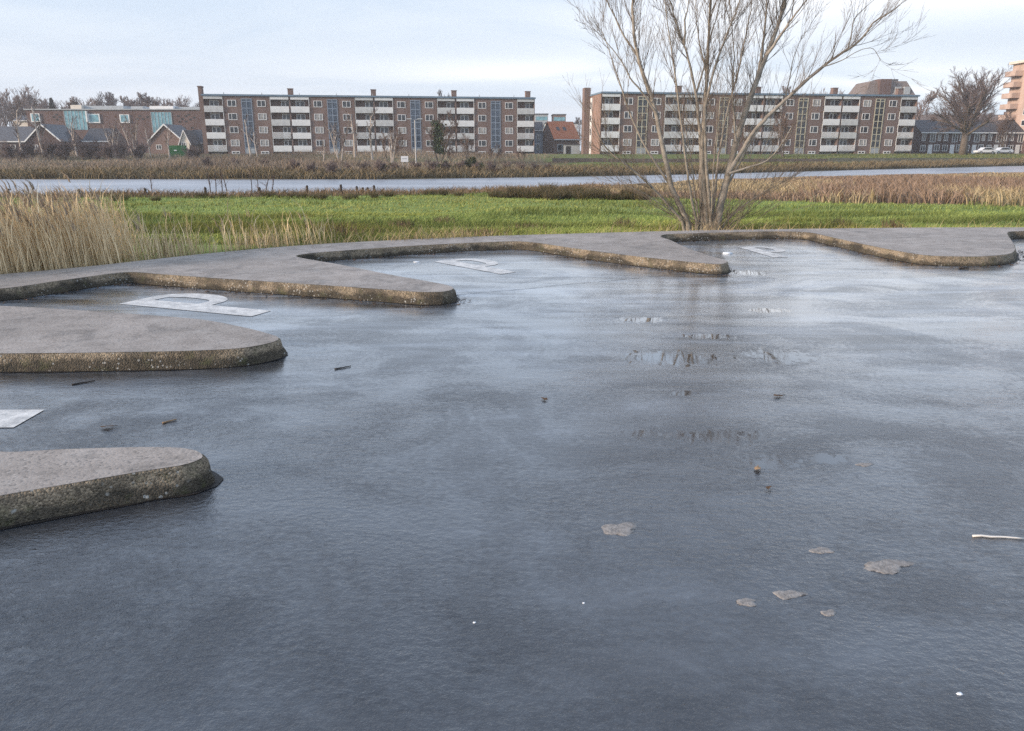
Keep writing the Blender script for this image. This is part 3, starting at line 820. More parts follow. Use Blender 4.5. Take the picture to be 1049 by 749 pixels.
# ------------------------------------------------------------------ other buildings
def gable_house(name, label, x, y, rz, w, d, eave, ridge, wallm, roofm, z, vergem=None, windows=(), cat='house', group=None, chimney=None, doors=()):
    """gable faces local -y; width w along x, depth d along y"""
    root = empty(name, (x,y,z), rz); tag(root, label, cat, group)
    MB().extrude_y([(0,-0.8),(w,-0.8),(w,eave),(w/2,ridge),(0,eave)][::1], 0, d).build('wall', wallm, root)
    t = 0.22; oh = 0.45; k_ = (ridge-eave)/(w/2)
    r = MB()
    for sgn in (0,1):
        if sgn == 0: pts = [(-oh,eave-oh*k_+0.01),(w/2,ridge+0.01),(w/2,ridge+t),(-oh,eave-oh*k_+t)]
        else: pts = [(w/2,ridge+0.01),(w+oh,eave-oh*k_+0.01),(w+oh,eave-oh*k_+t),(w/2,ridge+t)]
        r.extrude_y(pts, -0.25, d+0.25)
    ro = r.build('roof', roofm, root)
    if vergem:
        v_ = MB()
        v_.extrude_y([(-oh,eave-oh*k_-0.08),(w/2,ridge-0.08),(w/2,ridge+t+0.05),(-oh,eave-oh*k_+t+0.05)], -0.36, -0.253)
        v_.extrude_y([(w/2,ridge-0.08),(w+oh,eave-oh*k_-0.08),(w+oh,eave-oh*k_+t+0.05),(w/2,ridge+t+0.05)], -0.36, -0.253)
        v_.build('verge_board', vergem, ro)
    if chimney: cx, cy = chimney; MB().box(cx,cx+0.7,cy,cy+0.7,ridge-0.6,ridge+0.9).build('chimney', wallm, ro)
    for (wx, wz, ww, wh) in windows:
        o = window_mesh(ww,wh,[0.5],0.1).build('window', M['white'], root, loc=(wx,-0.003,wz))
        pm = MB(); pm.add([(0.08,-0.012,0.08),(ww-0.08,-0.012,0.08),(ww-0.08,-0.012,wh-0.08),(0.08,-0.012,wh-0.08)],[(0,1,2,3)]); pm.build('pane',M['glass'],o)
    for (dx_, dw, dh) in doors:
        o = MB().box(dx_,dx_+dw,-0.05,-0.003,0,dh).build('door', M['white'], root)
        MB().box(dx_+0.1,dx_+0.16,-0.1,-0.052,1.0,1.1).build('handle', M['grey_metal'], o)
    return root
def eave_house(name, label, x, y, rz, w, d, eave, ridge, wallm, roofm, z, windows=(), cat='house', group=None, doors=(), skylights=(), chimney=True):
    """eaves front local -y, ridge along x"""
    root = empty(name, (x,y,z), rz); tag(root, label, cat, group)
    MB().extrude_x([(0,-0.8),(d,-0.8),(d,eave),(d/2,ridge),(0,eave)], 0, w).build('wall', wallm, root)
    t = 0.2; oh = 0.4; k_ = (ridge-eave)/(d/2)
    r = MB()
    r.extrude_x([(-oh,eave-oh*k_+0.01),(d/2,ridge+0.01),(d/2,ridge+t),(-oh,eave-oh*k_+t)], -0.1, w-0.005)
    r.extrude_x([(d/2,ridge+0.01),(d+oh,eave-oh*k_+0.01),(d+oh,eave-oh*k_+t),(d/2,ridge+t)], -0.1, w-0.005)
    ro = r.build('roof', roofm, root)
    MB().box(0,w-0.01,-oh-0.12,-oh-0.003,eave-oh*k_-0.08,eave-oh*k_+0.14).build('gutter', M['white'], ro)
    if chimney: MB().box(w-0.8,w-0.1,d/2-0.4,d/2+0.3,ridge-0.3,ridge+0.9).build('chimney', wallm, ro)
    for (wx, wz, ww, wh) in windows:
        o = window_mesh(ww,wh,[0.5],0.1).build('window', M['white'], root, loc=(wx,-0.003,wz))
        pm = MB(); pm.add([(0.08,-0.012,0.08),(ww-0.08,-0.012,0.08),(ww-0.08,-0.012,wh-0.08),(0.08,-0.012,wh-0.08)],[(0,1,2,3)]); pm.build('pane',M['glass'],o)
    for (dx_, dw, dh) in doors:
        o = MB().box(dx_,dx_+dw,-0.05,-0.003,0,dh).build('door', M['white'], root)
        MB().box(dx_+0.1,dx_+0.16,-0.1,-0.052,1.0,1.1).build('handle', M['grey_metal'], o)
    for (sx, sf, sw) in skylights:
        y0 = sf*d/2; z0 = eave+k_*y0+t+0.03; y1 = y0+0.9; z1 = eave+k_*y1+t+0.03
        m = MB(); m.add([(sx,y0,z0),(sx+sw,y0,z0),(sx+sw,y1,z1),(sx,y1,z1),(sx,y0,z0-0.1),(sx+sw,y0,z0-0.1),(sx+sw,y1,z1-0.1),(sx,y1,z1-0.1)],[(0,1,2,3),(4,5,1,0),(5,6,2,1),(6,7,3,2),(7,4,0,3)])
        m.build('skylight', M['glass'], ro)
    return root
Z0 = 1.0
# left: low houses in front of the school
def X_(u, Y): return at_dist(u, 150, Y).x
def W_(du, Y): return du*Y/818
Yh = 180
gable_house('bungalow', 'low brick house with a wide white edged gable, left of the glass front', X_(29,Yh), Yh, 0, W_(33,Yh), 9, 3.0, 6.3, M['brick_dark'], M['slate'], Z0, M['white'], [(1.0,1.0,1.2,1.0)])
eave_house('bungalow', 'low house with grey tiled roof directly right of the first white edged gable', X_(62.5,Yh+3), Yh+3, 0, W_(7.5,Yh), 7, 2.6, 5.0, M['brick_brown'], M['slate_dark'], Z0, [(0.2,1.2,1.2,0.9)], chimney=False)
eave_house('bungalow', 'low house with long pale grey tiled roof at the far left edge', X_(-30,Yh+1), Yh+1, 0, W_(58,Yh), 9, 2.9, 5.9, M['brick_dark'], M['slate'], Z0, [(6,1.0,1.2,1.0),(9,1.0,1.2,1.0)])
eave_house('bungalow', 'low house with dark grey roof between the two white edged gables', X_(86,Yh+6), Yh+6, 0, W_(28,Yh), 8, 3.0, 5.6, M['brick_brown'], M['slate_dark'], Z0, [(1,1.2,1.6,0.9),(3.6,1.2,1.2,0.9)])
gable_house('bungalow', 'brick house with white edged gable above the green container', X_(154,Yh-2), Yh-2, 0, W_(33,Yh), 9, 2.9, 6.2, M['brick_brown'], M['slate'], Z0, M['white'], [(1.3,1.0,1.2,1.0)])
gable_house('bungalow', 'narrow pale gabled house squeezed beside the left apartment block', X_(185.5,Yh-4), Yh-4, 0, W_(8.5,Yh), 6, 2.8, 4.9, M['cream'], M['slate_dark'], Z0, M['white'], [(0.2,0.9,0.9,1.6)])
eave_house('bungalow', 'low house with slate roof and white windows touching the tall left chimney', X_(193,Yh+2), Yh+2, 0, W_(16,Yh), 8, 2.6, 5.2, M['brick_brown'], M['slate_dark'], Z0, [(1.0,0.8,1.0,1.1),(2.3,0.8,1.0,1.1)], chimney=False)

# school: long red brick building with glass sections
def school():
    Y = 235; s = Y/818
    xl = X_(32,Y); xr = X_(232,Y); top = at_dist(100,112.7,Y).z
    root = empty('school_building', (xl,Y,Z0)); tag(root, 'long flat red brick school with teal glass sections and white roof boxes', 'school')
    H = top-Z0; L = xr-xl
    def lx(u): return X_(u,Y)-xl
    def lz(v): return at_dist(100,v,Y).z-Z0
    MB().box(0,L,0,14,-1,H).build('wall', M['brick_red'], root)
    rf = MB().box(-0.3,L+0.3,-0.4,14.3,H+0.003,H+0.3).build('roof', M['grey_panel'], root)
    for (a,b,zt,m) in ((77,88,107.5,'cream'),(157,181,108.5,'white')):
        MB().box(lx(a),lx(b),0.6,7,H+0.303,lz(zt)).build('roof_box', M[m], rf)
    for (a,b,zt) in ((88.2,128,108),(136,148,108.5),(181.3,206,109.2)):
        MB().box(lx(a),lx(b),2.0,7,H+0.303,lz(zt)).build('roof_plant', M['grey_panel'], rf)
    def glz(a,b,v0,v1,n):
        f_ = MB(); x0,x1,z0,z1 = lx(a),lx(b),lz(v1),lz(v0)
        for i in range(n+1): xx = x0+(x1-x0-0.15)*i/n; f_.box(xx,xx+0.15,-0.16,-0.004,z0,z1)
        f = f_.build('glass_front', M['grey_panel'], root)
        p_ = MB(); p_.box(x0,x1,-0.1,-0.002,z0,z1); p_.build('pane', M['glass_teal'], f)
    glz(70.5,93,113.5,133,6); glz(158.5,179.5,115,136,6)
    for (a,b,v0,v1) in ((37.5,45.5,117,124),(95.5,106,117.5,125),(127.5,136,118,125)):
        o = MB().box(lx(a)-0.2,lx(b)+0.2,-0.35,-0.004,lz(v1)-0.3,lz(v0)+0.2).build('window_box', M['white'], root)
        MB().box(lx(a)+0.15,lx(b)-0.15,-0.38,-0.352,lz(v1),lz(v0)).build('pane', M['glass_teal'], o)
    r3 = random.Random(5)
    for (uu,vv) in ((63,117.5),(60,120),(66,120),(63,122.5),(147,119),(144,122),(150,122),(155,120),(186,119),(190,122),(194,119),(193.5,124.5),(198,122.5),(187,125),(202,120.5),(197,117.5),(184,131),(191,131),(199,131)):
        MB().box(lx(uu)-0.4,lx(uu)+0.4,-0.03,-0.004,lz(vv)-0.25,lz(vv)+0.25).build('brick_opening', M['dark'], root)
    MB().box(lx(93)+0.2,lx(95),-0.9,-0.01,lz(125),lz(114)).build('canopy_fin', M['white'], root)
    return root
school()
Y = 240
eave_house('hall', 'cream flat fronted hall half hidden by birches left of the school', X_(12,Y), Y+3, 0, W_(20,Y), 8, 9.5, 11.0, M['cream'], M['slate'], Z0, [(1.2,5.5,1.6,2),(3.6,5.5,1.6,2)])
# between the blocks
eave_house('orange_roof_house', 'brick house with bright orange tiled roof between the two apartment blocks', X_(567,190), 190, R(20), W_(29,190), 8, 3.6, 7.3, M['brick_brown'], M['orange_tile'], Z0, [(1.0,0.6,2.4,1.6)], skylights=[(1.6,0.42,0.8),(3.3,0.42,0.8)], chimney=False)
MBx = empty('shed', (X_(578,184),184,Z0)); tag(MBx, 'grey flat roofed shed in front of the orange roofed house', 'shed')
MB().box(0,3.6,0,2.5,-0.5,2.0).build('wall', M['grey_panel'], MBx); MB().box(-0.15,3.75,-0.15,2.65,2.003,2.15).build('roof', M['slate'], MBx); MB().box(0.4,1.5,-0.04,-0.003,0,1.7).build('door', M['dark'], MBx)
h = eave_house('tall_town_house', 'narrow dark blue grey town house at the right end of the left block', X_(547,196), 196, 0, W_(9,196), 8, 5.6, 7.4, M['blue_frame'], M['slate_dark'], Z0, [(0.6,3.4,0.9,1.2),(0.6,0.9,0.9,1.5)], chimney=False)
Yc = 300
for (a,b,v0,nm,mat,lab) in ((548,561,117.5,'office_block','glass_teal','pale glassy office block on the skyline between the apartment blocks'),(566,579,118,'office_block','brick_brown','brown office block on the skyline above the orange roof')):
    r_ = empty(nm, (X_(a,Yc),Yc,Z0)); tag(r_, lab, 'office building')
    W = W_(b-a,Yc); H = at_dist(560,v0,Yc).z-Z0
    MB().box(0,W,0,10,-1,H).build('wall', M['grey_panel'] if mat=='glass_teal' else M[mat], r_)
    MB().box(-0.2,W+0.2,-0.2,10.2,H+0.003,H+0.4).build('roof', M['slate'], r_)
    for i in range(3):
        MB().box(0.3,W-0.3,-0.05,-0.004,H-2.0-2.9*i,H-0.7-2.9*i).build('window_band', M['glass_teal'], r_)
r_ = empty('flat_roof_house', (X_(559,215),215,Z0)); tag(r_, 'white flat roofed house row just above the orange roof', 'house')
H = at_dist(560,126.5,215).z-Z0; W = W_(32,215)
MB().box(0,W,0,8,-1,H).build('wall', M['offwhite'], r_); MB().box(-0.2,W+0.2,-0.2,8.2,H+0.003,H+0.25).build('roof', M['slate_dark'], r_)
for i in range(4): 
    o = window_mesh(1.4,1.2,[0.5]).build('window', M['white'], r_, loc=(0.6+2*i,-0.003,H-2.0))
    pm = MB(); pm.add([(0.08,-0.012,0.08),(1.3,-0.012,0.08),(1.3,-0.012,1.1),(0.08,-0.012,1.1)],[(0,1,2,3)]); pm.build('pane',M['glass'],o)

# mansard tower behind the right block
def mansard():
    Y = 235; x0 = X_(880,Y); x1 = X_(931,Y); W = x1-x0; H = at_dist(900,82.5,Y).z-Z0; e = H-4.6
    root = empty('mansard_building', (x0,Y,Z0)); tag(root, 'brown mansard roofed building rising behind the right apartment block', 'apartment block')
    MB().box(0,W,0,14,-1,e).build('wall', M['brick_red'], root)
    m = MB(); k=2.1
    lo = [(-0.3,-0.3,e+0.003),(W+0.3,-0.3,e+0.003),(W+0.3,14.3,e+0.003),(-0.3,14.3,e+0.003)]; hi = [(k,k,H),(W-k,k,H),(W-k,14-k,H),(k,14-k,H)]
    m.add(lo+hi, [(0,3,2,1),(4,5,6,7),(0,1,5,4),(1,2,6,5),(2,3,7,6),(3,0,4,7)])
    ro = m.build('roof', M['brown_tile'], root)
    MB().box(4,7.2,-0.1,4,e+0.01,H+0.4).build('brick_shaft', M['brick_red'], ro)
    for a in (8.6, 11.2):
        o = MB().box(a,a+1.7,0.0,3,e+0.8,e+2.9).build('dormer', M['grey_panel'], ro)
    MB().box(W*0.35,W*0.75,4,8,H+0.003,H+0.7).build('roof_box', M['slate'], ro)
mansard()

# terraced dark brick row at the right
Yt = 186; wt = W_(23.5,Yt)
labs = ['dark brick terraced house next to the right apartment block', 'dark brick terraced house behind the left side of the big bare tree', 'dark brick terraced house behind the trunk of the big bare tree', 'dark brick terraced house just right of the big bare tree, with white car in front', 'dark brick terraced house at the end of the row, beside the pink tower']
for i in range(5):
    x = X_(941,Yt)+wt*i
    eave_house('terraced_house', labs[i], x, Yt+0.4*i, 0, wt, 9, 5.0, 7.6, M['brick_dark'], M['slate_dark'], Z0-0.1,
        [(0.5,3.0,0.9,1.5),(2.4,2.7,1.3,1.9),(4.2,3.0,0.7,1.4),(0.4,0.7,1.2,1.4),(3.6,0.7,1.3,1.5)], 'terraced house', 'dark brick terraced houses right of the apartments', [(2.2,1.0,2.15)], chimney=(i%2==0))
eave_house('terraced_house', 'brown roofed house row seen behind the dark brick terrace', X_(938,225), 225, 0, W_(98,225), 9, 6.4, 10.4, M['brick_red'], M['brown_tile'], Z0, [(3+4*i,4,1.2,1.4) for i in range(6)], 'house')

# pink tower at the right edge
def tower():
    Y = 182; x0 = X_(1063,Y); root = empty('tower_block', (x0,Y,Z0)); tag(root, 'pink brick tower block with side balconies, cut by the right edge', 'tower block')
    H = at_dist(1040,59.5,Y).z-Z0; n = 7; s_ = (H-3.2)/n
    MB().box(0,16,0,14,-1,3.0).build('base_wall', M['brick_red'], root)
    MB().box(0,16,0,14,3.003,H).build('wall', M['brick_pink'], root)
    MB().box(-0.9,16.3,-0.3,14.3,H+0.003,H+0.6).build('roof', M['cream'], root)
    for i in range(n):
        z = 3.0+s_*i
        o = MB().box(-1.9,-0.004,9.6,13.6,z-0.15,z).box(-1.9,-1.8,9.6,13.6,z,z+1.0).box(-1.8,-0.004,9.6,9.7,z,z+1.0).build('balcony', M['brick_pink'], root)
        for j in range(3):
            if j < 2:
                o = MB().box(-0.06,-0.004,2.2+3.4*j,3.9+3.4*j,z+0.8,z+2.2).build('side_window', M['white'], root)
                MB().box(-0.075,-0.062,2.35+3.4*j,3.75+3.4*j,z+0.95,z+2.05).build('pane', M['glass'], o)
            w_ = window_mesh(1.5,1.4,[0.5]).build('window', M['white'], root, loc=(0.7+3.0*j,-0.003,z+0.9))
            pm = MB(); pm.add([(0.08,-0.012,0.08),(1.4,-0.012,0.08),(1.4,-0.012,1.3),(0.08,-0.012,1.3)],[(0,1,2,3)]); pm.build('pane',M['glass'],w_)
    MB().box(1.2,2.2,-0.05,-0.003,0,2.2).build('door', M['white'], root)
tower()

# walls along the far bank
def wall_run(name, label, pts, h, th, m, base=None):
    root = MB()
    for (x0,y0),(x1,y1) in zip(pts[:-1], pts[1:]):
        d = Vector((x1-x0,y1-y0,0)); nrm = Vector((-d.y,d.x,0)).normalized()*th
        z0 = tz(x0,y0)-0.3; z1 = tz(x1,y1)-0.3
        a_=Vector((x0,y0,0)); b_=Vector((x1,y1,0))
        zt0, zt1 = base+h, base+h
        root.add([(*a_.xy,z0),(*b_.xy,z1),(*(b_+nrm).xy,z1),(*(a_+nrm).xy,z0),(*a_.xy,zt0),(*b_.xy,zt1),(*(b_+nrm).xy,zt1),(*(a_+nrm).xy,zt0)],
                 [(0,3,2,1),(4,5,6,7),(0,1,5,4),(1,2,6,5),(2,3,7,6),(3,0,4,7)])
    o = root.build(name, m); tag(o, label, 'wall')
    return o
wall_run('low_wall', 'long low grey green wall along the far bank below the right apartments', [(at_dist(850,160,139).x,139),(at_dist(920,160,139).x,139),(at_dist(1037,160,139).x,139)], 0.85, 0.4, M['wall_stone'], -0.35)
wall_run('low_wall', 'low brown wall overgrown with twigs, behind the foot of the willow', [(at_dist(623,160,139).x,139.2),(at_dist(735,160,139).x,139.2),(at_dist(849,160,139).x,139.2)], 0.72, 0.4, M['wall_brownstone'], -0.35)
wall_run('low_wall', 'short dark stone wall below the sunlit orange gable end', [(at_dist(566,160,139).x,139.4),(at_dist(622,160,139).x,139.4)], 0.80, 0.4, M['wall_brownstone'], -0.35)

# ------------------------------------------------------------------ small things on the far bank
r_ = empty('container', (X_(172.5,150),150,tz(X_(172.5,150),150)+0.1)); tag(r_, 'green metal container in front of the brick gable', 'container')
cw = W_(13.5,150); b_ = MB().box(0,cw,0,2.2,0,1.9).build('body', M['green_paint'], r_)
m = MB()
for i in range(9): m.box(0.1+i*cw/9.2,0.1+i*cw/9.2+0.08,-0.05,-0.003,0.1,1.75)
m.build('ribs', M['green_paint'], r_); MB().box(-0.04,cw+0.04,-0.06,2.26,1.903,2.0).build('lid', M['green_paint'], r_); MB().box(cw*0.4,cw*0.62,-0.08,-0.052,1.0,1.2).build('sign_plate', M['white'], r_)

r_ = empty('street_lamp', (X_(425.7,120),120,tz(X_(425.7,120),120))); tag(r_, 'pale street lamp pole before the ivy covered tree', 'street lamp')
H = at_dist(425,123,120).z - r_.location.z
MB().tube([(0,0,0),(0,0,H)],[0.12,0.07],8).build('pole', M['grey_metal'], r_)
MB().tube([(-0.55,0,H+0.12),(0,0,H-0.03),(0.6,0,H+0.12)],0.05,6).build('arm', M['grey_metal'], r_)
for sx in (-0.8,0.8): MB().box(sx-0.38,sx+0.38,-0.14,0.14,H+0.07,H+0.22).build('lamp_head', M['grey_panel'], r_, bevel=0.04)

r_ = empty('river_sign', (X_(414,84),84,tz(X_(414,84),84))); tag(r_, 'small white sign board on two posts above the river bushes', 'sign')
c_ = at_dist(414,163,84).z - r_.location.z
MB().box(-0.38,0.38,-0.03,0.03,c_-0.30,c_+0.30).build('board', M['sign_face'], r_)
MB().box(-0.28,0.20,-0.036,-0.031,c_-0.02,c_+0.10).build('dark_marking', M['grey_panel'], r_)
for sx in (-0.25,0.25): MB().tube([(sx,0.06,0),(sx,0.06,c_+0.2)],0.03,6).build('post', M['grey_metal'], r_)

def car(label, x, y, z, rz):
    root = empty('parked_car', (x,y,z), rz); tag(root, label, 'car')
    prof = [(0,0.35),(0.05,0.75),(0.9,0.88),(1.5,1.38),(2.9,1.42),(3.7,0.95),(4.1,0.85),(4.15,0.35)]
    MB().extrude_y(prof[::-1], -0.8, 0.8).build('body', M['car_white'], root, bevel=0.05)
    gl = [(1.02,0.92),(1.52,1.30),(2.85,1.33),(3.5,0.95)]
    for yy in ((-0.815,-0.803),(0.803,0.815)): MB().extrude_y(gl[::-1], *yy).build('side_window', M['glass'], root)
    for xx in (0.8,3.3):
        for yy in (-0.72,0.72):
            w_ = MB().tube([(xx,yy-0.1,0.31),(xx,yy+0.1,0.31)],0.31,14).build('wheel', M['tyre'], root)
            MB().tube([(xx,yy-0.115,0.31),(xx,yy+0.115,0.31)],0.18,10).build('rim', M['grey_metal'], w_)
    for yy in (-0.55,0.55): MB().box(-0.03,0.02,yy-0.15,yy+0.15,0.6,0.72).build('headlight', M['sign_face'], root)
car('white parked car before the terraced houses, right of the big bare tree', X_(1000,172), 172, Z0, 0)
car('dark windowed pale car half hidden near the pink tower base', X_(1018,174), 174, Z0, R(4))

# ------------------------------------------------------------------ trees
def tree_buffers(): return MB(), MB()
def grow(bt, bc, p, d, L, r, lev, maxlev, rr, spread=0.55, up=0.25, nseg=5, kids=(5,6), minr=0.012, sides=(7,5,4,3,3), ratio=0.62, clear=0.3):
    pts = [p.copy()]; rad = [r]; dd = d.normalized(); cur = p.copy(); rr_end = max(minr, r*0.35)
    jit = 0.16 if lev else 0.06
    for i in range(nseg):
        dd = (dd + Vector((rr.gauss(0,jit),rr.gauss(0,jit),rr.gauss(0,jit*0.6))) + Vector((0,0,up*0.3 if lev else 0.05))).normalized()
        cur = cur + dd*(L/nseg); pts.append(cur.copy()); rad.append(r+(rr_end-r)*(i+1)/nseg)
    (bt if lev <= 1 else bc).tube(pts, rad, sides[min(lev,len(sides)-1)], cap=False)
    if lev >= maxlev: return
    n = rr.randint(*kids)
    for k in range(n):
        t = clear + (1-clear)*(k+rr.random()*0.8)/n if lev == 0 else 0.15+0.85*(k+rr.random())/n
        t = min(t, 0.99); f_ = t*nseg; i = min(int(f_),nseg-1); q = pts[i].lerp(pts[i+1], f_-i)
        ax = (pts[i+1]-pts[i]).normalized(); o = ax.orthogonal().normalized(); o = Matrix.Rotation(rr.random()*6.283,3,ax) @ o
        nd = (ax*math.cos(spread)+o*math.sin(spread)*(0.8+0.5*rr.random())+Vector((0,0,up))).normalized()
        cr = max(minr, (rad[i])*0.6)
        grow(bt, bc, q, nd, L*ratio*(1.15-0.5*t)*(0.75+0.5*rr.random()), cr, lev+1, maxlev, rr, spread, up, max(3,nseg-1), kids, minr, sides, ratio, clear)
def make_tree(name, mt, mc, seed, H, r, maxlev=3, stems=1, **kw):
    rr = random.Random(seed); bt, bc = tree_buffers()
    for s in range(stems):
        lean = 0.0 if stems == 1 else 0.22
        d = Vector((rr.gauss(0,lean),rr.gauss(0,lean),1))
        grow(bt, bc, Vector((rr.gauss(0,0.15*(stems>1)),rr.gauss(0,0.15*(stems>1)),-0.3)), d, H*(0.8+0.3*rr.random() if stems>1 else 1)*0.72, r, 0, maxlev, rr, **kw)
    root = empty(name, (0,0,0))
    bt.build('trunk', mt, root, smooth=True); bc.build('crown', mc, root)
    HT[root.name] = max(q[2] for q in bc.v)
    return root
HT = {}
protos = {}
def use(key, loc, s, rz, label, group, name=None, sx=None, cat='tree'):
    o = protos[key]
    if not o.get('used'): o['used'] = 1; c = o
    else: c = copy_tree(o)
    c.location = loc; c.rotation_euler = (0,0,rz); c.scale = (sx or s, sx or s, s)
    tag(c, label, cat, group)
    return c
# heights below are for scale 1
def big_tree():
    r2 = random.Random(5); bt, bc = MB(), MB()
    bt.tube([(0,0,-0.4),(0.03,0,1.5),(0,0,3.4)],[0.62,0.48,0.46],10)
    for i in range(17):
        th = R(10+56*((i%5)/4.0)**0.9) if i else 0.0
        an = i*2.399+r2.random()*0.5
        d = Vector((math.sin(th)*math.cos(an),math.sin(th)*math.sin(an),math.cos(th)))
        grow(bt, bc, Vector((0,0,2.7+0.5*r2.random())), d, 7.6-1.2*math.sin(th)+0.9*r2.random(), 0.20, 1, 4, r2, spread=0.5, up=0.06, nseg=7, kids=(8,9), minr=0.010, ratio=0.44)
    root = empty('broad_tree',(0,0,0)); bt.build('trunk', M['bark_grey'], root, smooth=True); bc.build('crown', M['twig_far'], root)
    HT[root.name] = max(q[2] for q in bc.v)
    return root
protos['big'] = big_tree()
protos['birchA'] = make_tree('birch_tree', M['bark_birch'], M['twig_brown'], 31, 9.0, 0.19, 3, spread=0.5, up=0.25, kids=(5,7), minr=0.013, ratio=0.42, clear=0.3)
protos['birchB'] = make_tree('birch_tree', M['bark_birch'], M['twig_brown'], 37, 8.0, 0.15, 3, stems=3, spread=0.45, up=0.3, kids=(4,6), minr=0.013, ratio=0.45, clear=0.3)
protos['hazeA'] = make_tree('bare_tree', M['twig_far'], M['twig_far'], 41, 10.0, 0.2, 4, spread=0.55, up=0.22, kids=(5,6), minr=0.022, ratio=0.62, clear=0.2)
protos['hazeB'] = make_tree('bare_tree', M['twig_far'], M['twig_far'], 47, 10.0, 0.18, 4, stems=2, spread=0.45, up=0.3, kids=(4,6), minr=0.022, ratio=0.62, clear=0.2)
protos['midA'] = make_tree('bare_tree', M['bark_grey'], M['twig_brown'], 53, 9.0, 0.15, 4, stems=2, spread=0.5, up=0.25, kids=(5,6), minr=0.016, ratio=0.55, clear=0.2)
protos['shrub'] = make_tree('bare_shrub', M['twig_far'], M['twig_far'], 59, 3.0, 0.035, 3, stems=9, spread=0.5, up=0.25, kids=(5,7), minr=0.011, ratio=0.55, clear=0.1)

PHT = {k_: HT[o_.name] for k_, o_ in protos.items()}
def PH(k_): return PHT[k_]
# the big tree before the terrace
Yb = 158; p = at_dist(987,152,Yb)
use('big', (p.x,Yb,0.95), (at_dist(987,64,Yb).z-0.95)/PH('big'), 1.1, 'broad bare tree with dense round crown before the dark terraced houses', None)
p = at_dist(1028,150,176); use('midA', (p.x,176,Z0), 9.5/PH('midA'), 0.4, 'bare tree between the broad round tree and the pink tower', 'bare trees around the apartments')
# skyline trees behind the school and the roofs (left)
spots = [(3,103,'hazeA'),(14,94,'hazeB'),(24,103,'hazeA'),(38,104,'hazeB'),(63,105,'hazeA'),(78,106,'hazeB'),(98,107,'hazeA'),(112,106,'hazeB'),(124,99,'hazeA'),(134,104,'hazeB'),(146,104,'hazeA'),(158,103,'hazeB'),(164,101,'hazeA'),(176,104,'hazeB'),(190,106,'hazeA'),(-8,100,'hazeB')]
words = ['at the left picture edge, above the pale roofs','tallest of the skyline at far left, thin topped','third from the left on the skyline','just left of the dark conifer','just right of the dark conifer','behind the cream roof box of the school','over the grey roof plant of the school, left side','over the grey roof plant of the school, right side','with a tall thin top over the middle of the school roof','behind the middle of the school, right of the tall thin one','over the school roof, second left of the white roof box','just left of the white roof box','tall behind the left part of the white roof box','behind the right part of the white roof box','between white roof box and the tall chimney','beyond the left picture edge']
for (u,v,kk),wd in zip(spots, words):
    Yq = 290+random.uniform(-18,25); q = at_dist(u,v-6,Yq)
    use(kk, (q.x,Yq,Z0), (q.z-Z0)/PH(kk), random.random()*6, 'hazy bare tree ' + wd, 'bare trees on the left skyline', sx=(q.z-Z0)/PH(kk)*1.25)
def conifer(u, v, Yq, label):
    q = at_dist(u,v,Yq); H = q.z-Z0; root = empty('conifer', (q.x,Yq,Z0)); tag(root, label, 'tree')
    MB().tube([(0,0,-0.3),(0,0,H*0.9)],[0.25,0.05],7).build('trunk', M['bark_grey'], root)
    n = 5200; t = rng.random(n)**0.7; z = H*(0.12+0.88*t); rad = (1-t)*H*0.17*(0.6+0.5*rng.random(n))+0.08; an = rng.random(n)*6.283
    P = np.stack([rad*np.cos(an),rad*np.sin(an),z],1); s_ = 0.35
    A = rng.normal(size=(n,3))*s_*0.6; B = rng.normal(size=(n,3))*s_*0.6
    V = np.concatenate([P+A,P-A*0.5+B,P-B],0); Fc = np.stack([np.arange(n),n+np.arange(n),2*n+np.arange(n)],1)
    o = mesh_np('crown', V, Fc, M['conifer']); o.parent = root
conifer(52,101,265,'dark pointed conifer rising behind the left part of the school')
# trees above the left block's roof and others behind
for (u,v,Yq,kk,lab) in ((441,90,200,'midA','bare crown showing above the left apartment roof, by its fourth chimney'),(818,88,205,'hazeA','bare crown above the right apartment roof, left of the brown mansard'),(835,92,205,'hazeB','bare crown touching the left side of the brown mansard roof'),(593,120,260,'hazeA','bare tree at the right of the skyline gap between the blocks'),(556,124,270,'hazeB','bare tree at the left of the skyline gap between the blocks'),(940,92,215,'hazeA','hazy bare tree over the right end of the right block')):
    q = at_dist(u,v,Yq); use(kk, (q.x,Yq,Z0), (q.z-Z0)/PH(kk), random.random()*6, lab, 'bare trees around the apartments')
# birches and thin trees on the far bank
bs = [(14,104,150,'birchA','slender pale birch nearest the left picture edge'),(35,100,152,'birchA','slender pale birch over the gable at far left'),(73,118,148,'birchA','slender pale birch before the left glass section'),(111,122,146,'birchB','pale birch clump left of the forked one, before the school'),(133,112,150,'birchB','forked pale birch clump before the middle of the school'),(150,128,148,'birchA','thin pale birch left of the green container'),(170,128,146,'birchA','thin pale birch touching the green container'),
      (253,115,146,'birchA','thin birch before the first blue stair window'),(261,130,143,'birchA','short birch right of the first blue stair window'),(346,118,140,'birchB','pale birch before the second blue stair window'),(361,112,145,'birchA','straight pale birch just right of the second blue stair window'),(379,110,142,'birchA','leaning pale birch before the middle balconies of the left block'),(330,140,128,'birchA','short birch rising from bushes below the left block'),(400,128,124,'birchB','birch left of the street lamp')]
for (u,v,Yq,kk,lab) in bs:
    q = at_dist(u,v,Yq); zz = tz(q.x,Yq); s_ = (q.z-zz)/PH(kk)
    use(kk, (q.x,Yq,zz), s_, random.random()*6, lab, 'bare birches along the far bank')
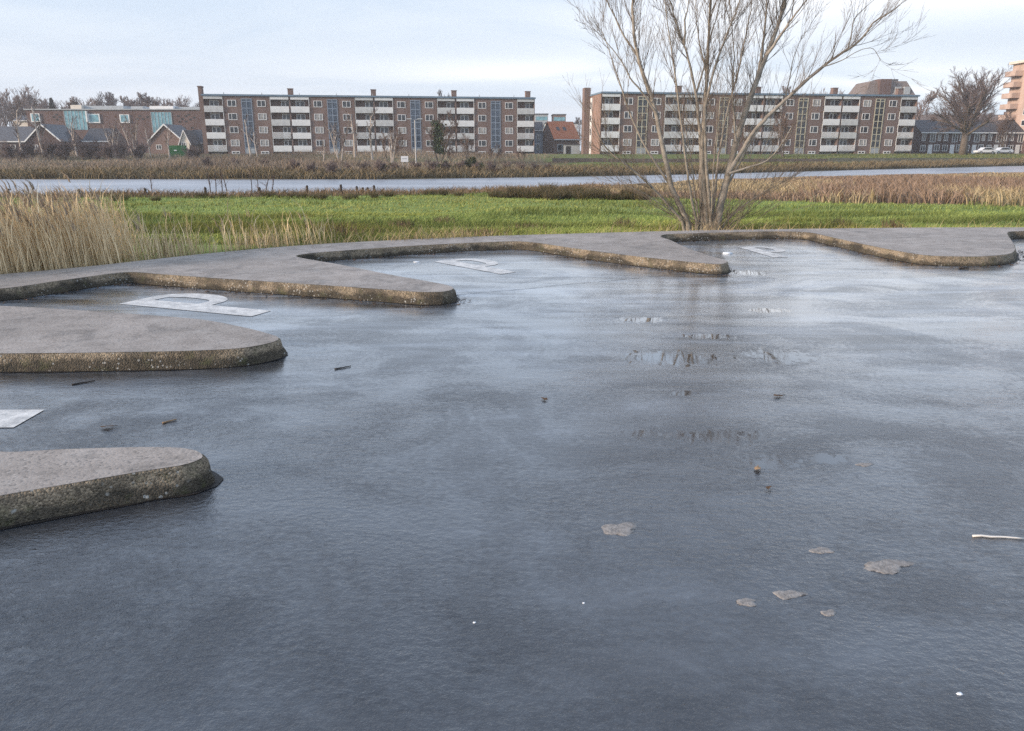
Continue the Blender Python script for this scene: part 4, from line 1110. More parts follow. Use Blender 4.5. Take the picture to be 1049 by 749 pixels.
for (u,v,Yq,lab) in ((397,128,130,'bushy bare tree left of the street lamp'),(478,135,128,'bushy bare tree right of the ivy covered tree'),(462,146,124,'low bushy tree right below the ivy covered tree'),(505,146,128,'low bushy tree before the last blue stair window'),(535,150,126,'low bushy tree at the right end of the left block'),(805,108,150,'brown bushy tree before the right block, right of the willow'),(770,128,146,'bushy bare tree seen through the willow limbs')):
    q = at_dist(u,v,Yq); zz = tz(q.x,Yq); s_ = (q.z-zz)/PH('midA')
    use('midA', (q.x,Yq,zz), s_, random.random()*6, lab, 'bare trees around the apartments')
def leafy(V0, n, size, m, name, parent):
    A = rng.normal(size=(n,3))*size; B = rng.normal(size=(n,3))*size
    V = np.concatenate([V0+A,V0-A*0.5+B,V0-B],0); Fc = np.stack([np.arange(n),n+np.arange(n),2*n+np.arange(n)],1)
    o = mesh_np(name, V, Fc, m); o.parent = parent
    return o
q = at_dist(449,112,132); zz = tz(q.x,132)
iv = copy_tree(protos['midA']); iv.name = 'ivy_tree'; H = q.z-zz
iv.location = (q.x,132,zz); iv.scale = (H/PH('midA'),)*3; iv.rotation_euler = (0,0,2); tag(iv, 'bare tree with dark ivy round its trunk before the left block', 'tree', None)
if 'group' in iv: del iv['group']
n = 2600; t = rng.random(n); bx_ = np.where(rng.random(n)<0.6, -0.25+0.9*t, 0.35-0.9*t); 
P = np.stack([bx_*1.2+rng.normal(size=n)*0.55*(0.7+0.5*np.sin(t*9)**2), rng.normal(size=n)*0.4, 1.8+t*5.2],1)
P += 0.35*np.sin(P[:,[2,0,1]]*3.1)
leafy(P, n, 0.11, M['ivy'], 'ivy', iv)

# ------------------------------------------------------------------ willow
def willow():
    rr = random.Random(77); Y0 = 18.0
    base = on_ground(722,232,-0.05); 
    root = empty('willow_tree', (0,0,0)); tag(root, 'bare many stemmed willow rising from the meadow edge behind the pavement', 'tree')
    stems = [ # photo points traced, thickness at start in metres, depth drift per metre climbed
        ([(706,232),(697,212),(688,191),(679,150),(671,114),(662,84),(653,57),(649,25),(648,0),(645,-70),(640,-150)],0.088,0.10),
        ([(703,232),(680,205),(655,180),(636,165),(618,148),(606,120)],0.045,-0.22),
        ([(724,232),(721,190),(720,153),(722,115),(724,76),(726,40),(728,0),(733,-70),(736,-150)],0.075,-0.05),
        ([(719,232),(718,190),(718,153),(716,122),(713,95),(707,68),(701,46),(692,20),(686,0),(668,-60)],0.060,0.18),
        ([(728,232),(724,170),(722,120),(728,85),(739,50),(749,24),(758,0),(775,-60)],0.050,-0.16),
        ([(734,232),(738,212),(743,191),(749,167),(754,145),(763,117),(772,91),(779,73),(785,57),(794,34),(802,11),(807,-10),(822,-80),(830,-150)],0.118,0.06),
        ([(772,91),(778,70),(781,50),(784,25),(785,0),(786,-60)],0.055,0.2),
        ([(785,57),(800,36),(812,18),(826,0),(858,-50)],0.042,-0.25),
        ([(745,180),(758,158),(774,133),(790,116),(804,103),(822,86),(842,69),(860,56),(876,46),(888,33),(895,23),(910,14),(922,5)],0.062,-0.18),
        ([(868,52),(872,36),(876,19),(886,8),(899,-3)],0.022,0.2),
        ([(804,103),(809,80),(814,56),(822,36)],0.022,0.3),
        ([(842,69),(862,62),(880,52),(894,50),(902,62)],0.016,-0.2),
        ([(747,178),(765,172),(785,165),(800,149),(812,128)],0.035,-0.3),
        ([(740,200),(752,178),(766,150),(778,132),(786,118)],0.036,0.3),
        ([(671,114),(660,98),(646,80),(636,62),(622,44),(608,30)],0.030,-0.2),
        ([(688,191),(672,168),(656,140),(644,112),(634,82),(626,58),(616,30)],0.040,0.3),
        ([(653,57),(640,38),(630,18),(622,0),(606,-40)],0.030,0.25),
        ([(713,95),(722,66),(728,38),(736,10),(742,-30)],0.028,0.3),
        ([(701,46),(702,20),(706,0),(708,-50)],0.028,-0.2),
        ([(730,232),(733,190),(738,150),(746,110),(757,70),(764,36),(770,0),(772,-60)],0.042,0.26),
        ([(714,232),(707,195),(702,160),(697,120),(692,80),(688,50),(682,10),(676,-40)],0.040,-0.26),
        ([(711,232),(693,220),(672,206),(656,196),(640,190)],0.022,-0.35),
        ([(738,232),(760,212),(784,196),(802,186),(815,170)],0.022,0.3),
        ([(717,232),(712,200),(709,170),(704,140),(698,118)],0.026,0.4),
        ([(727,232),(730,200),(731,170),(734,136),(735,106)],0.026,-0.4),
        ([(754,145),(752,118),(750,92),(752,60),(750,25),(745,-20)],0.030,-0.1),
        ([(724,76),(718,52),(714,26),(713,0)],0.026,0.1),
    ]
    trunk = MB(); twig = MB()
    paths = []
    for pts, r, drift in stems:
        P = []; 
        for (u,v) in pts:
            zc = at_dist(u,v,Y0).z
            jitter = 0.0
            P.append(at_dist(u,v,Y0 + drift*max(zc,0)*0.75 + 0.0))
        # smooth
        S = []
        for i in range(len(P)-1):
            p0=P[max(i-1,0)];p1=P[i];p2=P[i+1];p3=P[min(i+2,len(P)-1)]
            for j in range(4):
                t=j/4; S.append(0.5*((2*p1)+(p2-p0)*t+(2*p0-5*p1+4*p2-p3)*t*t+(3*p1-p0-3*p2+p3)*t**3))
        S.append(P[-1])
        S = [s + Vector((rr.gauss(0,0.006),rr.gauss(0,0.01),0)) for s in S]
        if pts[0][1] >= 232: S[0].z = -0.25
        n = len(S); rad = [max(0.006, 0.87*r*(1-0.80*(i/(n-1))**0.8)) for i in range(n)]
        trunk.tube(S, rad, 9 if r > 0.03 else 6, cap=False)
        paths.append((S, rad, r))
    # second and third order shoots, all striving upwards
    cnt = 0
    def shoot(p, d, L, r, lev):
        nonlocal cnt
        n = 6 if lev < 2 else 4
        pts=[p]; cur=p.copy(); dd=d.normalized()
        for i in range(n):
            dd=(dd+Vector((rr.gauss(0,0.055),rr.gauss(0,0.055),0.06+rr.gauss(0,0.03)))).normalized(); cur=cur+dd*(L/n); pts.append(cur.copy())
        rad=[max(0.0022, r*(1-0.75*i/n)) for i in range(n+1)]
        twig.tube(pts, rad, 4 if lev == 0 else 3, cap=False); cnt += 1
        if lev >= 2: return
        k = rr.randint(4,7) if lev == 0 else rr.randint(1,3)
        for _ in range(k):
            t=0.15+0.8*rr.random(); f_=t*n; i=min(int(f_),n-1); q_=pts[i].lerp(pts[i+1],f_-i)
            ax=(pts[i+1]-pts[i]).normalized(); o=Matrix.Rotation(rr.random()*6.283,3,ax)@ax.orthogonal().normalized()
            sp=0.28+0.34*rr.random()
            shoot(q_, ax*math.cos(sp)+o*math.sin(sp)+Vector((0,0,0.10)), L*(0.35+0.35*rr.random()), max(0.003,rad[i]*0.55), lev+1)
    for S, rad, r in paths:
        n=len(S); length=sum((S[i+1]-S[i]).length for i in range(n-1))
        k=int(length*(4.6 if r>0.03 else 5.4))
        for _ in range(k):
            t=0.22+0.78*rr.random()**0.85; f_=t*(n-1); i=min(int(f_),n-2); q_=S[i].lerp(S[i+1],f_-i)
            ax=(S[i+1]-S[i]).normalized(); o=Matrix.Rotation(rr.random()*6.283,3,ax)@ax.orthogonal().normalized()
            sp=0.35+0.55*rr.random()
            shoot(q_, ax*math.cos(sp)+o*math.sin(sp)+Vector((0,0,0.25)), 0.4+0.8*rr.random(), min(0.009,rad[i]*0.42), 0)
    # basal shoots
    for _ in range(80):
        q_=Vector((base.x+rr.gauss(0.0,0.30), Y0+rr.gauss(0,0.30), tz(base.x,Y0)-0.05))
        shoot(q_, Vector((rr.gauss(0,0.45),rr.gauss(0,0.45),1)), 0.5+1.4*rr.random(), 0.008, 1)
    for _ in range(24):
        q_=Vector((base.x+rr.gauss(0.0,0.35), Y0+rr.gauss(0,0.3), tz(base.x,Y0)+0.1))
        shoot(q_, Vector((rr.choice((-1,1))*(0.6+0.8*rr.random()),rr.gauss(0,0.6),0.45)), 0.9+1.2*rr.random(), 0.008, 0)
    trunk.build('trunk', M['bark_willow'], root, smooth=True)
    twig.build('crown', M['twig_willow'], root)
    print('willow shoots', cnt)
willow()

# ------------------------------------------------------------------ blades: grass, reeds, thicket
def blades(P, H, W, lean, c0, c1, bend=0.5, lean_sd=0.18, tipdark=1.0):
    """each blade: a tapering two step ribbon; P (n,3), H (n,), W (n,)"""
    n=len(P); an=rng.random(n)*6.283
    side=np.stack([np.cos(an),np.sin(an),np.zeros(n)],1)
    L=np.stack([lean[0]+rng.normal(size=n)*lean_sd, lean[1]+rng.normal(size=n)*lean_sd, np.ones(n)],1)
    mid=P+L*(H*0.55)[:,None]*np.array([0.7,0.7,1]); tip=P+L*H[:,None]*np.array([1+bend,1+bend,1])
    w=W[:,None]*side*0.5
    V=np.concatenate([P-w,P+w,mid+w*0.8,mid-w*0.8,tip+w*0.12,tip-w*0.12],0)
    i=np.arange(n)
    Fq=np.concatenate([np.stack([i,n+i,2*n+i,3*n+i],1),np.stack([3*n+i,2*n+i,4*n+i,5*n+i],1)],0)
    mixv=rng.random(n)[:,None]; c=np.asarray(c0)*(1-mixv)+np.asarray(c1)*mixv; c=c*(0.75+0.5*rng.random(n))[:,None]
    C=np.concatenate([c*0.9,c*0.9,c,c,c*tipdark,c*tipdark],0)
    return V,Fq,C
def join(parts):
    V=[];F=[];C=[];o=0
    for v,f,c in parts: V.append(v);F.append(f+o);C.append(c);o+=len(v)
    return np.concatenate(V),np.concatenate(F),np.concatenate(C)
def gpos(x,y): return np.stack([x,y,terrain_z(x,y)-0.01],1)
# meadow grass: denser and finer close by
parts=[]
for (y0,y1,x0,x1,n,h,wd) in ((14.2,20,-9,14,80000,0.085,0.011),(20,28,-16,20,70000,0.075,0.014),(28,52,-34,36,80000,0.075,0.024)):
    x=rng.uniform(x0,x1,n); y=rng.uniform(y0,y1,n)
    ok=(y>path_edge(x)+0.05)&(y<reed_edge(x)+0.5); x=x[ok]; y=y[ok]
    cl_=0.5+0.5*hnoise(x*2.3,y*2.3); 
    parts.append(blades(gpos(x,y), h*(0.5+rng.random(len(x)))*(0.7+0.6*np.clip(cl_,0,1)), np.full(len(x),wd), (0.2,0.0), (0.145,0.195,0.043), (0.35,0.41,0.13), 0.8, 0.4))
    v_,f_,c_=parts[-1]; sk=hnoise(x*0.55+3,y*3.1)+0.6*hnoise(x*1.3,y*5.3); tall=np.where(sk>0.45,1.9,1.0); zb=np.tile(v_[:len(x),2],6); v_[:,2]=zb+(v_[:,2]-zb)*np.tile(tall,6); sk=np.where(sk>0.35,0.62,1.0)*(1.0+0.12*np.clip(-sk,0,1)); yl=np.clip(hnoise(x*0.33+9,y*0.6)+0.5*hnoise(x*1.1,y*1.9),0,1)[:,None]; tint=np.array((1,1,1))*(1-yl)+np.array((1.18,0.97,0.9))*yl; parts[-1]=(v_,f_,c_*np.tile(sk,6)[:,None]*np.tile(tint,(6,1)))  # hummock shadows painted as streaks of darker, taller blades
x=rng.uniform(-16,-6,16000); y=rng.uniform(7,15,16000); ok=(y>path_edge(x)+0.03)&(y<path_edge(x)+5); x=x[ok]; y=y[ok]
parts.append(blades(gpos(x,y), 0.11*(0.4+rng.random(len(x))), np.full(len(x),0.011), (0.2,0), (0.085,0.12,0.028), (0.17,0.15,0.06), 0.7, 0.4))
V,Fq,C=join(parts); tag(mesh_np('meadow_grass',V,Fq,M['veg'],C), 'short green grass of the meadow beyond the pavement', 'grass', kind='stuff')
# rank dry verge along the pavement edge
x=np.concatenate([rng.uniform(-8,13,6500), rng.normal(-2.0,1.8,1500)]); off=np.abs(rng.normal(0,0.6,len(x)))+0.06; y=path_edge(x)+off
dens=0.35+0.65*(hnoise(x*1.7,y*0.4)>0.1); ok=rng.random(len(x))<dens*np.where((x>0)&(x<9),0.5,1); x=x[ok]; y=y[ok]
a_=blades(gpos(x,y), (0.10+0.28*rng.random(len(x))**2), np.full(len(x),0.010), (0.12,0), (0.32,0.25,0.14), (0.48,0.38,0.22), 0.4, 0.3)
n=11000; x=rng.uniform(-9,14,n); off=np.abs(rng.normal(0,0.25,n))+0.0; y=path_edge(x)+off
b_=blades(gpos(x,y), 0.05+0.10*rng.random(n), np.full(n,0.009), (0.1,-0.25), (0.075,0.10,0.025), (0.16,0.14,0.06), 0.5, 0.4)
V,Fq,C=join([a_,b_]); tag(mesh_np('verge_grass',V,Fq,M['veg'],C), 'long dry grass along the pavement edge', 'grass', kind='stuff')

# reeds: golden stand at the left
n=7450; x=np.concatenate([rng.uniform(-11,-6.25,6700), rng.normal(-6.2,0.25,600), rng.uniform(-6.0,-3.2,150)])
off=np.concatenate([rng.random(6700)*2.4, rng.random(600)*1.3, rng.random(150)*0.9])+0.18
y=path_edge(x)+off; P=gpos(x,y)
Hh=(0.62+0.48*rng.random(n)+0.25*(rng.random(n)>0.93))*np.where(x>-5.8,0.7,1.0)*np.where(x>-5.0,0.8,1.0)
st=blades(P,Hh,np.full(n,0.009),(-0.16,0.02),(0.67,0.51,0.30),(0.90,0.73,0.47),0.15,0.06,0.8)
lx=np.nonzero(rng.random(n)<0.6)[0]; t=rng.random(len(lx))*0.8+0.05; LP=P[lx]+np.stack([-0.16*Hh[lx]*t,0*t,Hh[lx]*t],1)
lf=blades(LP,0.22+0.25*rng.random(len(lx)),np.full(len(lx),0.012),(0.05,0.0),(0.67,0.51,0.30),(0.90,0.73,0.47),0.4,0.16)
sel=rng.random(n)<0.13; PP=P[sel]+np.stack([-0.205*Hh[sel],0*Hh[sel],Hh[sel]*0.96],1); kk=np.repeat(np.arange(len(PP)),3)
pl=blades(PP[kk]+rng.normal(size=(len(kk),3))*0.015,0.10+0.10*rng.random(len(kk)),np.full(len(kk),0.016),(-0.35,0.0),(0.26,0.20,0.14),(0.38,0.29,0.21),0.6,0.12)
V,Fq,C=join([st,lf,pl]); tag(mesh_np('reed_stand',V,Fq,M['veg'],C), 'golden dry reed stand leaning left at the pavement edge', 'reeds', kind='stuff')

# tan belt on the near bank and wide reed bed on the right
n=26000; x=rng.uniform(-60,8,n); y=reed_edge(x)+rng.random(n)*(yn(x)-reed_edge(x)+0.6)
a_=blades(gpos(x,y),(0.10+0.36*rng.random(n)**1.8)*np.clip((yn(x)-y)/5,0.3,1),np.full(n,0.035),(0,0),(0.26,0.19,0.11),(0.17,0.115,0.075),0.5,0.4)
n=90000; x=rng.uniform(4,110,n); yy=rng.random(n); y0_=reed_edge(x)+1.0*hnoise(x*0.8,x*0.3); y=y0_+yy**1.25*(yn(x)-0.5-y0_)
patch=hnoise(x*0.5,y*0.35)
c0=np.where((patch>0.2)[:,None],np.array((0.36,0.29,0.175)),np.array((0.25,0.18,0.13)))
vv,ff,cc=blades(gpos(x,y),(0.30+0.45*rng.random(n))*np.where(x<14,0.6,1.0)*np.clip((yn(x)-y)/28,0.14,1),0.03+0.0006*y,(-0.05,0),(1,1,1),(1,1,1),0.5,0.3)
cc=cc*np.tile(c0*(0.8+0.5*rng.random(n))[:,None],(6,1))
V,Fq,C=join([a_,(vv,ff,cc)]); tag(mesh_np('reed_bed',V,Fq,M['veg'],C), 'wide brown and tan reed bed between meadow and river', 'reeds', kind='stuff')

# far bank: tan fringe, brown thicket, lawn tufts
n=30000; x=rng.uniform(-110,130,n); y=yf(x)+0.6+rng.random(n)**1.5*4.5
a_=blades(gpos(x,y),0.35+0.5*rng.random(n),np.full(n,0.09),(0,0),(0.27,0.21,0.12),(0.16,0.125,0.075),0.5,0.4)
n=70000; x=rng.uniform(-115,9,n); y=yf(x)+3+rng.random(n)*90
ok=(y<169)&(rng.random(n)<np.where(x>2,0.5,1)); x=x[ok]; y=y[ok]; n=len(x)
dn=hnoise(x*0.23,y*0.2)
hh=(0.45+0.9*rng.random(n))*(0.62+0.75*np.clip(dn,-0.5,1.2))*np.interp(y,[80,120,160],[0.9,0.85,0.8])
b_=blades(gpos(x,y),hh,np.full(n,0.055),(0,0),(0.20,0.15,0.12),(0.30,0.24,0.17),0.35,0.35)
pt=hnoise(x*0.31+5,y*0.16)+0.7*hnoise(x*0.9,y*0.5); b_=(b_[0],b_[1],b_[2]*np.tile(np.where(pt>0.4,0.62,np.where(pt<-0.5,1.35,1.0)),6)[:,None])
n=26000; x=rng.uniform(8,110,n); y=yf(x)+3+rng.random(n)*38; ok=y<164; x=x[ok]; y=y[ok]; n=len(x)
c_=blades(gpos(x,y),0.10+0.16*rng.random(n),np.full(n,0.10),(0,0),(0.10,0.15,0.035),(0.20,0.18,0.085),0.5,0.4)
V,Fq,C=join([a_,b_,c_]); tag(mesh_np('bank_thicket',V,Fq,M['veg'],C), 'brown bare thicket and rough grass covering the far bank', 'thicket', kind='stuff')

# shrubs along the far waterside (left and middle)
sh=[(300,168),(318,172),(338,170),(356,173),(372,171),(388,168),(403,172),(426,170),(442,168),(456,171),(472,170),(487,172),(503,171),(519,172),(534,172),(548,174),(562,175),(210,166),(240,167),(270,168),(20,160),(60,158),(100,160),(140,158),(110,152),(195,156),(8,150),(30,150),(48,147),(66,149),(84,148),(97,150),(122,150),(143,150),(200,158),(5,158),(90,160)]
rr=random.Random(9)
for i,(u,v) in enumerate(sh):
    q=at_dist(u,v,90); Yq=float(yf(q.x))+2.5+rr.random()*5+(22 if 16<i<20 else 66 if i>=20 else 0); x_=X_(u,Yq)
    q=at_dist(u,v-(8 if i<20 else 10),Yq); z_=tz(x_,Yq); s_=max(0.35,(q.z-z_)/PH('shrub'))
    use('shrub',(x_,Yq,z_),s_,rr.random()*6,('bare brown shrub hanging over the far water edge' if i<20 else 'dark bare shrub standing before the low houses at far left'),('bare shrubs along the far water edge' if i<20 else 'bare shrubs before the low houses'),sx=s_*1.2,cat='shrub')
def bramble(u,v0,v1,du,Yq,label,m):
    q=at_dist(u,v1,Yq); top=at_dist(u,v0,Yq).z; z_=tz(q.x,Yq); root=empty('bramble_bush',(q.x,Yq,z_)); tag(root,label,'bush')
    n=5000; W=W_(du,Yq)/2; H=top-z_
    P=rng.normal(size=(n,3)); P/=np.linalg.norm(P,axis=1)[:,None]; P*=(rng.random(n)**0.4)[:,None]; P[:,2]=np.abs(P[:,2])
    bumps=1+0.25*np.sin(P[:,0]*5+1)*np.cos(P[:,1]*4)+0.12*np.sin(P[:,0]*13)
    P=P*np.array([W,1.4,H])*bumps[:,None]
    leafy(P,n,0.085,m,'foliage',root)
    b=MB(); r2=random.Random(int(u))
    for _ in range(26): b.tube([(r2.uniform(-W,W)*0.5,r2.uniform(-.5,.5),0),(r2.uniform(-W,W)*0.9,r2.uniform(-.8,.8),H*(0.7+0.5*r2.random()))],[0.02,0.008],4)
    b.build('stems',M['twig_brown'],root)
bramble(482,164,184,34,82.5,'dark green bramble bush overhanging the far water, right of the street lamp',M['bush_green'])
bramble(455,168,184,22,80.5,'low dark bramble bush at the water below the ivy covered tree',M['bush_green'])
bramble(400,170,184,24,79,'low green brown bush at the water below the white sign',M['bush_green'])

# dark rush tussocks on the meadow
def rush(h,w,n):
    an=rng.random(n)*6.283; r=np.sqrt(rng.random(n))*w*0.35; P=np.stack([r*np.cos(an),r*np.sin(an),np.full(n,-0.03)],1)
    v,f,c=blades(P,h*(0.6+0.5*rng.random(n)),np.full(n,0.022),(0,0),(0.070,0.070,0.032),(0.17,0.125,0.075),0.5,0.28)
    out=np.concatenate([P[:,:2]/(w*0.35)]*6,0)*0.25*w; v[:,0]+=out[:,0]*(v[:,2]>0.1); v[:,1]+=out[:,1]*(v[:,2]>0.1)
    return mesh_np('rush_tussock',v,f,M['veg'],c)
rp=[rush(0.55,0.9,260),rush(0.48,0.8,220),rush(0.65,0.8,240)]
tsp=[(508,203),(518,204),(527,203),(537,204),(546,205),(556,205),(566,206),(577,205),(587,204),(597,206),(606,205),(615,206),(624,206),(634,206),(645,205),(655,206),(604,201),(617,202),(572,201),(585,202),(560,200),
     (206,203),(218,204),(228,203),(275,203),(287,204),(298,204),(310,204),(322,204),(330,205),(355,205),(362,204),(384,203),(398,202),(470,201),(455,200),(440,200),(97,206),(118,207),(126,206),(48,207),(75,206),(35,206),(160,207)]
for i,(u,v) in enumerate(tsp):
    o=rp[i] if i<3 else None
    if o is None: o=rp[i%3].copy(); col.objects.link(o)
    q=on_ground(u,v,-0.62); o.location=(q.x,q.y,tz(q.x,q.y)); s_=(0.7+0.5*rr.random())*(1 if i<21 else 0.55); o.scale=(s_*1.1,s_*1.1,s_); o.rotation_euler=(0,0,rr.random()*6)
    if i<21: tag(o,'dark rush tussock in the clump row behind the middle of the meadow','tussock','rush tussocks in the middle of the meadow')
    else: tag(o,'small rush tussock along the tan strip left of the middle clump row','tussock','rush tussocks along the left meadow edge')
# brown dock / weed clumps along the verge
for (u,v,h,wd,lab) in ((490,240,0.34,0.9,'brown weed clump behind the middle of the pavement'),(345,244,0.45,1.0,'tall tan seed heads left of the brown weed clump'),(270,252,0.40,0.8,'tan seed heads right of the golden reeds'),(915,231,0.34,0.35,'dark dock stalks behind the right part of the pavement'),(175,262,0.5,0.9,'thin tan grass tuft just right of the golden reeds'),(412,226,0.34,0.5,'dark dock stalks in the grass left of the brown weed clump'),(455,217,0.30,0.6,'thin dark dock stalks standing mid meadow before the rush row'),(640,221,0.34,0.5,'dark dock stalks just left of the willow foot'),(862,226,0.32,0.5,'low dark dock stalks right of the willow'),(540,228,0.26,0.8,'brown weeds low in the grass right of the brown weed clump')):
    q=on_ground(u,v,0.05); n=170; yy=max(q.y,float(path_edge(q.x))+0.25)
    P=np.stack([rng.normal(size=n)*wd*0.35,rng.normal(size=n)*0.18,np.full(n,-0.02)],1)
    dark='dock' in lab or 'brown' in lab
    v_,f_,c_=blades(P,h*(0.5+0.6*rng.random(n)),np.full(n,0.010),(-0.05,0),(0.13,0.085,0.06) if dark else (0.42,0.32,0.20),(0.20,0.13,0.09) if dark else (0.54,0.42,0.27),0.3,0.25,0.6)
    o=mesh_np('weed_clump',v_,f_,M['veg'],c_); o.location=(q.x,yy,tz(q.x,yy)); tag(o,lab,'weeds')
# fence posts and saplings by the water
fp=[(11,194,206),(83,194,206),(149,193,206),(211,192,204),(267,192,202),(315,190,201),(350,189,201),(366,191,200),(372,192,200),(377,192,200),(384,190,200),(344,195,200)]
fl=['leftmost weathered fence post behind the golden reeds','fence post over the right part of the golden reeds','dark fence post just right of the golden reeds, standing tall','dark fence post in front of the leaning saplings, left one','fence post among the second group of saplings','lone fence post in mid left by the water','first of the close group of fence posts by the water','second of the close group of fence posts','third of the close group of fence posts','fourth of the close group of fence posts','tallest and last of the close group of fence posts','short stump left of the close group of fence posts']
for (u,v0,v1),lab in zip(fp,fl):
    q=on_ground(u,v1,-0.75); top=at_dist(u,v0,q.y).z; z_=tz(q.x,q.y)
    b=MB().tube([(0,0,-0.3),(rr.gauss(0,0.02),0,top-z_-0.03),(rr.gauss(0,0.02),0,top-z_)],[0.075,0.07,0.05],8)
    o=b.build('fence_post',M['post_wood'],loc=(q.x,q.y,z_)); tag(o,lab,'fence post','fence posts along the near river bank')
sp_=[(216,212,180),(221,220,181),(228,225,180),(234,226,181),(258,256,181),(264,263,184),(270,276,186),(277,281,188),(156,153,187)]
sl=['first leaning bare sapling of the left water group','second leaning bare sapling of the left water group','third leaning bare sapling of the left water group','last leaning bare sapling of the left water group','first sapling of the right water group','second sapling of the right water group','third sapling of the right water group','last sapling of the right water group','small forked sapling by the fence post right of the reeds']
for (u,ut,vt),lab in zip(sp_,sl):
    q=on_ground(u,199,-0.85); t_=at_dist(ut,vt-8,q.y); z_=tz(q.x,q.y); root=empty('sapling',(q.x,q.y,z_)); tag(root,lab,'sapling','bare saplings at the near water edge')
    b=MB(); c=MB(); d=Vector((t_.x-q.x,0,t_.z-z_)); b.tube([(0,0,-0.2),d*0.5+Vector((0.03,0,0)),d],[0.035,0.025,0.01],5); b.build('trunk',M['post_wood'],root)
    for _ in range(9):
        f_=0.35+0.6*rr.random(); s0=d*f_; c.tube([s0,s0+Vector((rr.gauss(0,0.2),rr.gauss(0,0.2),0.2+0.25*rr.random()))],[0.011,0.005],3)
    c.build('crown',M['twig_brown'],root)

# ------------------------------------------------------------------ small things on the asphalt
def stick(u0,v0,u1,v1,r,m,label,name='twig'):
    a_=on_ground(u0,v0,r); b_=on_ground(u1,v1,r); c=(a_+b_)/2; n=6
    pts=[a_.lerp(b_,i/n)-c+Vector((rr.gauss(0,r*0.4),rr.gauss(0,r*0.8),0)) for i in range(n+1)]
    o=MB().tube(pts,[r*(1-0.4*i/n) for i in range(n+1)],7).build(name,m,smooth=True,loc=c); tag(o,label,'twig')
stick(997,549,1049,551,0.0055,M['stick_white'],'pale peeled stick lying at the right edge of the asphalt')
stick(343,378,359,375,0.006,M['stick_dark'],'thin dark twig beyond the tip of the second finger')
stick(167,433,180,429.5,0.006,M['leaf_tan'],'pale tan twig on the asphalt above the nearest finger')
stick(74,394,97,390,0.006,M['stick_dark'],'thin dark twig in front of the second finger')
stick(982,274.5,993,274.5,0.018,M['stick_dark'],'short dark stick in front of the far right finger')
def leaf(u,v,s,m,label,ang=0):
    q=on_ground(u,v,0.004); b=MB(); n=8
    pts=[(0,0,0.012)]+[(s*math.cos(2*math.pi*i/n)*(1+0.2*rr.random()),s*0.55*math.sin(2*math.pi*i/n)*(1+0.2*rr.random()),0.004+0.012*rr.random()) for i in range(n)]
    b.add(pts,[(0,1+i,1+(i+1)%n) for i in range(n)]); b.tube([(s,0,0.008),(s*1.7,s*0.1,0.006)],0.002,4)
    o=b.build('fallen_leaf',m,loc=q); o.rotation_euler=(0,0,ang); tag(o,label,'leaf')
leaf(110,438,0.035,M['leaf'],'brown leaf on the asphalt left of the tan twig',0.3)
leaf(776,481,0.03,M['leaf_tan'],'orange brown leaf below the lowest melted puddle',1.2)
leaf(558,409.5,0.03,M['leaf'],'dark leaf on the open asphalt left of the puddles',2.0)
leaf(787,501,0.018,M['leaf'],'tiny dark leaf below the orange brown leaf',0.7)
leaf(797,406,0.035,M['leaf'],'dark leaf right of the upper puddles',0.2)
def lump(u,v,w,h,label,n=1):
    q=on_ground(u,v,0.0); b=MB()
    bm=bmesh.new(); bmesh.ops.create_icosphere(bm,subdivisions=3,radius=1)
    for vv in bm.verts:
        k_=1+0.22*math.sin(vv.co.x*4+u)*math.cos(vv.co.y*5)+0.1*math.sin(vv.co.z*9+v); vv.co=Vector((vv.co.x*w*k_,vv.co.y*w*0.6*k_,max(vv.co.z,-0.1)*h*k_))
    me=bpy.data.meshes.new('ice_lump'); bm.to_mesh(me); bm.free(); me.materials.append(M['ice'])
    me.polygons.foreach_set('use_smooth',[True]*len(me.polygons))
    o=bpy.data.objects.new('ice_lump',me); o.location=q; col.objects.link(o); tag(o,label,'ice')
lump(745,260,0.085,0.030,'white ice lump beside the tip of the fourth finger')
lump(611,265.5,0.10,0.02,'flat white ice piece at the kerb of the fourth finger')
lump(427,268.5,0.05,0.012,'small ice scrap left of the middle letter P')
lump(311,303,0.04,0.010,'small white ice bit along the third finger kerb')
lump(983,711,0.010,0.005,'tiny white ice crumb at the lower right of the asphalt')
lump(486,638,0.006,0.004,'tiny white ice crumb in the lower middle of the asphalt')
lump(598,618,0.005,0.004,'tiny white ice crumb right of the lower middle')
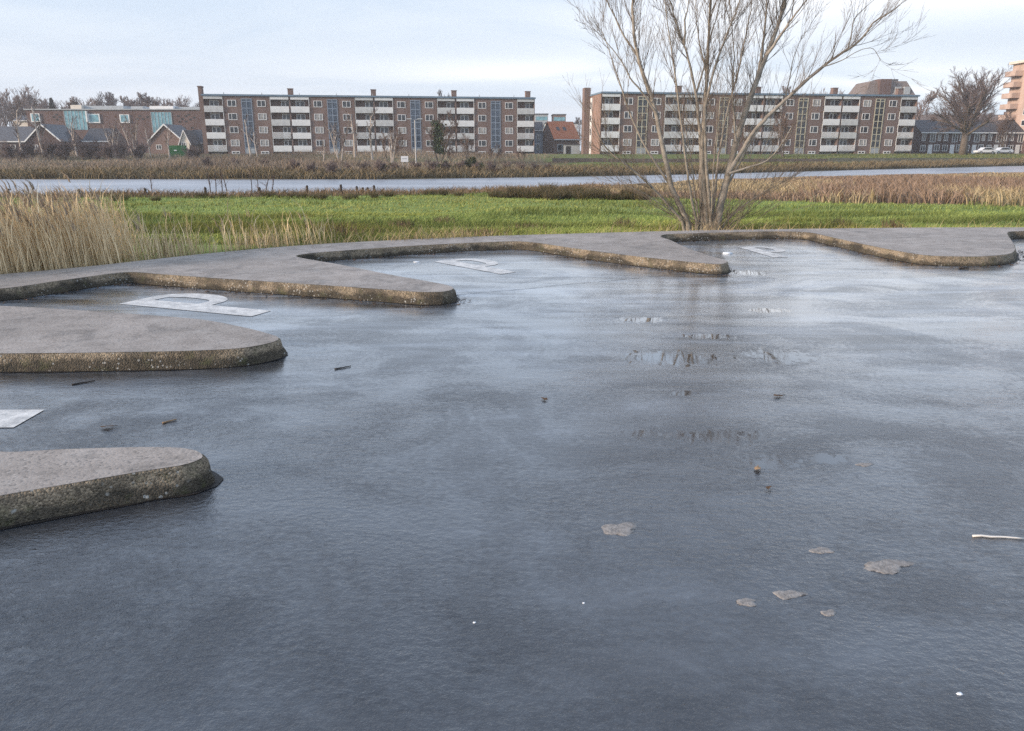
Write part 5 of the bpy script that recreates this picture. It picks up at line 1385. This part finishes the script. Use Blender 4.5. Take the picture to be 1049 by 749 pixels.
# dry gritty patches standing out of the ice film: low irregular domes
def patch(u,v,ru,rv,seed,label=None):
    c=on_ground(u,v); e1=on_ground(u+ru,v)-c; e2=on_ground(u,v-rv)-c; r2=random.Random(seed); n=36; b=MB()
    ph=[r2.random()*6.283 for _ in range(5)]; am=[0.10,0.12,0.08,0.06,0.05]
    vs=[(0,0,0.0032)]; 
    for k_,(f_,z_) in enumerate(((0.6,0.0032),(0.92,0.0024),(1.0,-0.0005))):
        for i in range(n):
            t=2*math.pi*i/n; s_=f_*(1+sum(a__*math.sin((j+2)*t+p_) for j,(a__,p_) in enumerate(zip(am,ph)))+0.16*(r2.random()-.5))
            q=e1*(math.cos(t)*s_)+e2*(math.sin(t)*s_); vs.append((q.x,q.y,z_))
    fs=[(0,1+i,1+(i+1)%n) for i in range(n)]
    for k_ in range(2):
        for i in range(n): fs.append((1+k_*n+i,1+(k_+1)*n+i,1+(k_+1)*n+(i+1)%n,1+k_*n+(i+1)%n))
    b.add(vs,fs); o=b.build('dry_patch',M['patch'],smooth=True,loc=(c.x,c.y,0)); tag(o,kind='structure')
patch(635,542,17,7,1); patch(909,580,24,7,2); patch(842,564,11,3.5,3); patch(808,609,15,5,4); patch(765,617,11,4,5); patch(849,628,9,3,6); patch(886,476,8,2,8)
# rotting leaves and grit gathered along the kerb foot
foot=offs(inner,0.10); seg=[i for i,(x,y) in enumerate(foot) if -7.5<x<9 and 7.5<y<16]
n=1500; idx=rng.choice(seg,n); fx=np.array(foot)[idx]; d_=np.abs(rng.normal(0,0.10,n)); cxm=np.array([0.5,3.0])-fx; cxm/=np.linalg.norm(cxm,axis=1)[:,None]
P=np.concatenate([fx+cxm*d_[:,None]*0.9+rng.normal(size=(n,2))*0.03,np.full((n,1),0.006)],1)
A=np.concatenate([rng.normal(size=(n,2))*0.016,rng.normal(size=(n,1))*0.004],1); B=np.concatenate([rng.normal(size=(n,2))*0.016,np.abs(rng.normal(size=(n,1)))*0.008],1)
V=np.concatenate([P+A,P-A*0.5+B,P-B*0.8],0); Fc=np.stack([np.arange(n),n+np.arange(n),2*n+np.arange(n)],1)
V[:,2]=np.maximum(V[:,2],0.003)
tag(mesh_np('leaf_litter',V,Fc,M['leaf']),'rotting brown leaf litter along the kerb foot','leaf litter',kind='stuff')


# thin winter air between here and the town
hz=MB().box(-420,420,-60,460,-3.0,60); hm=bpy.data.materials.new('winter_haze'); hm.use_nodes=True; ht=hm.node_tree; ht.nodes.clear()
pv_=ht.nodes.new('ShaderNodeVolumePrincipled'); pv_.inputs['Color'].default_value=(0.93,0.95,1.0,1); pv_.inputs['Density'].default_value=0.00045
mo_=ht.nodes.new('ShaderNodeOutputMaterial'); ht.links.new(pv_.outputs[0],mo_.inputs['Volume'])
ho=hz.build('haze',hm); tag(ho,'thin pale winter haze over the meadow and river','haze',kind='stuff')
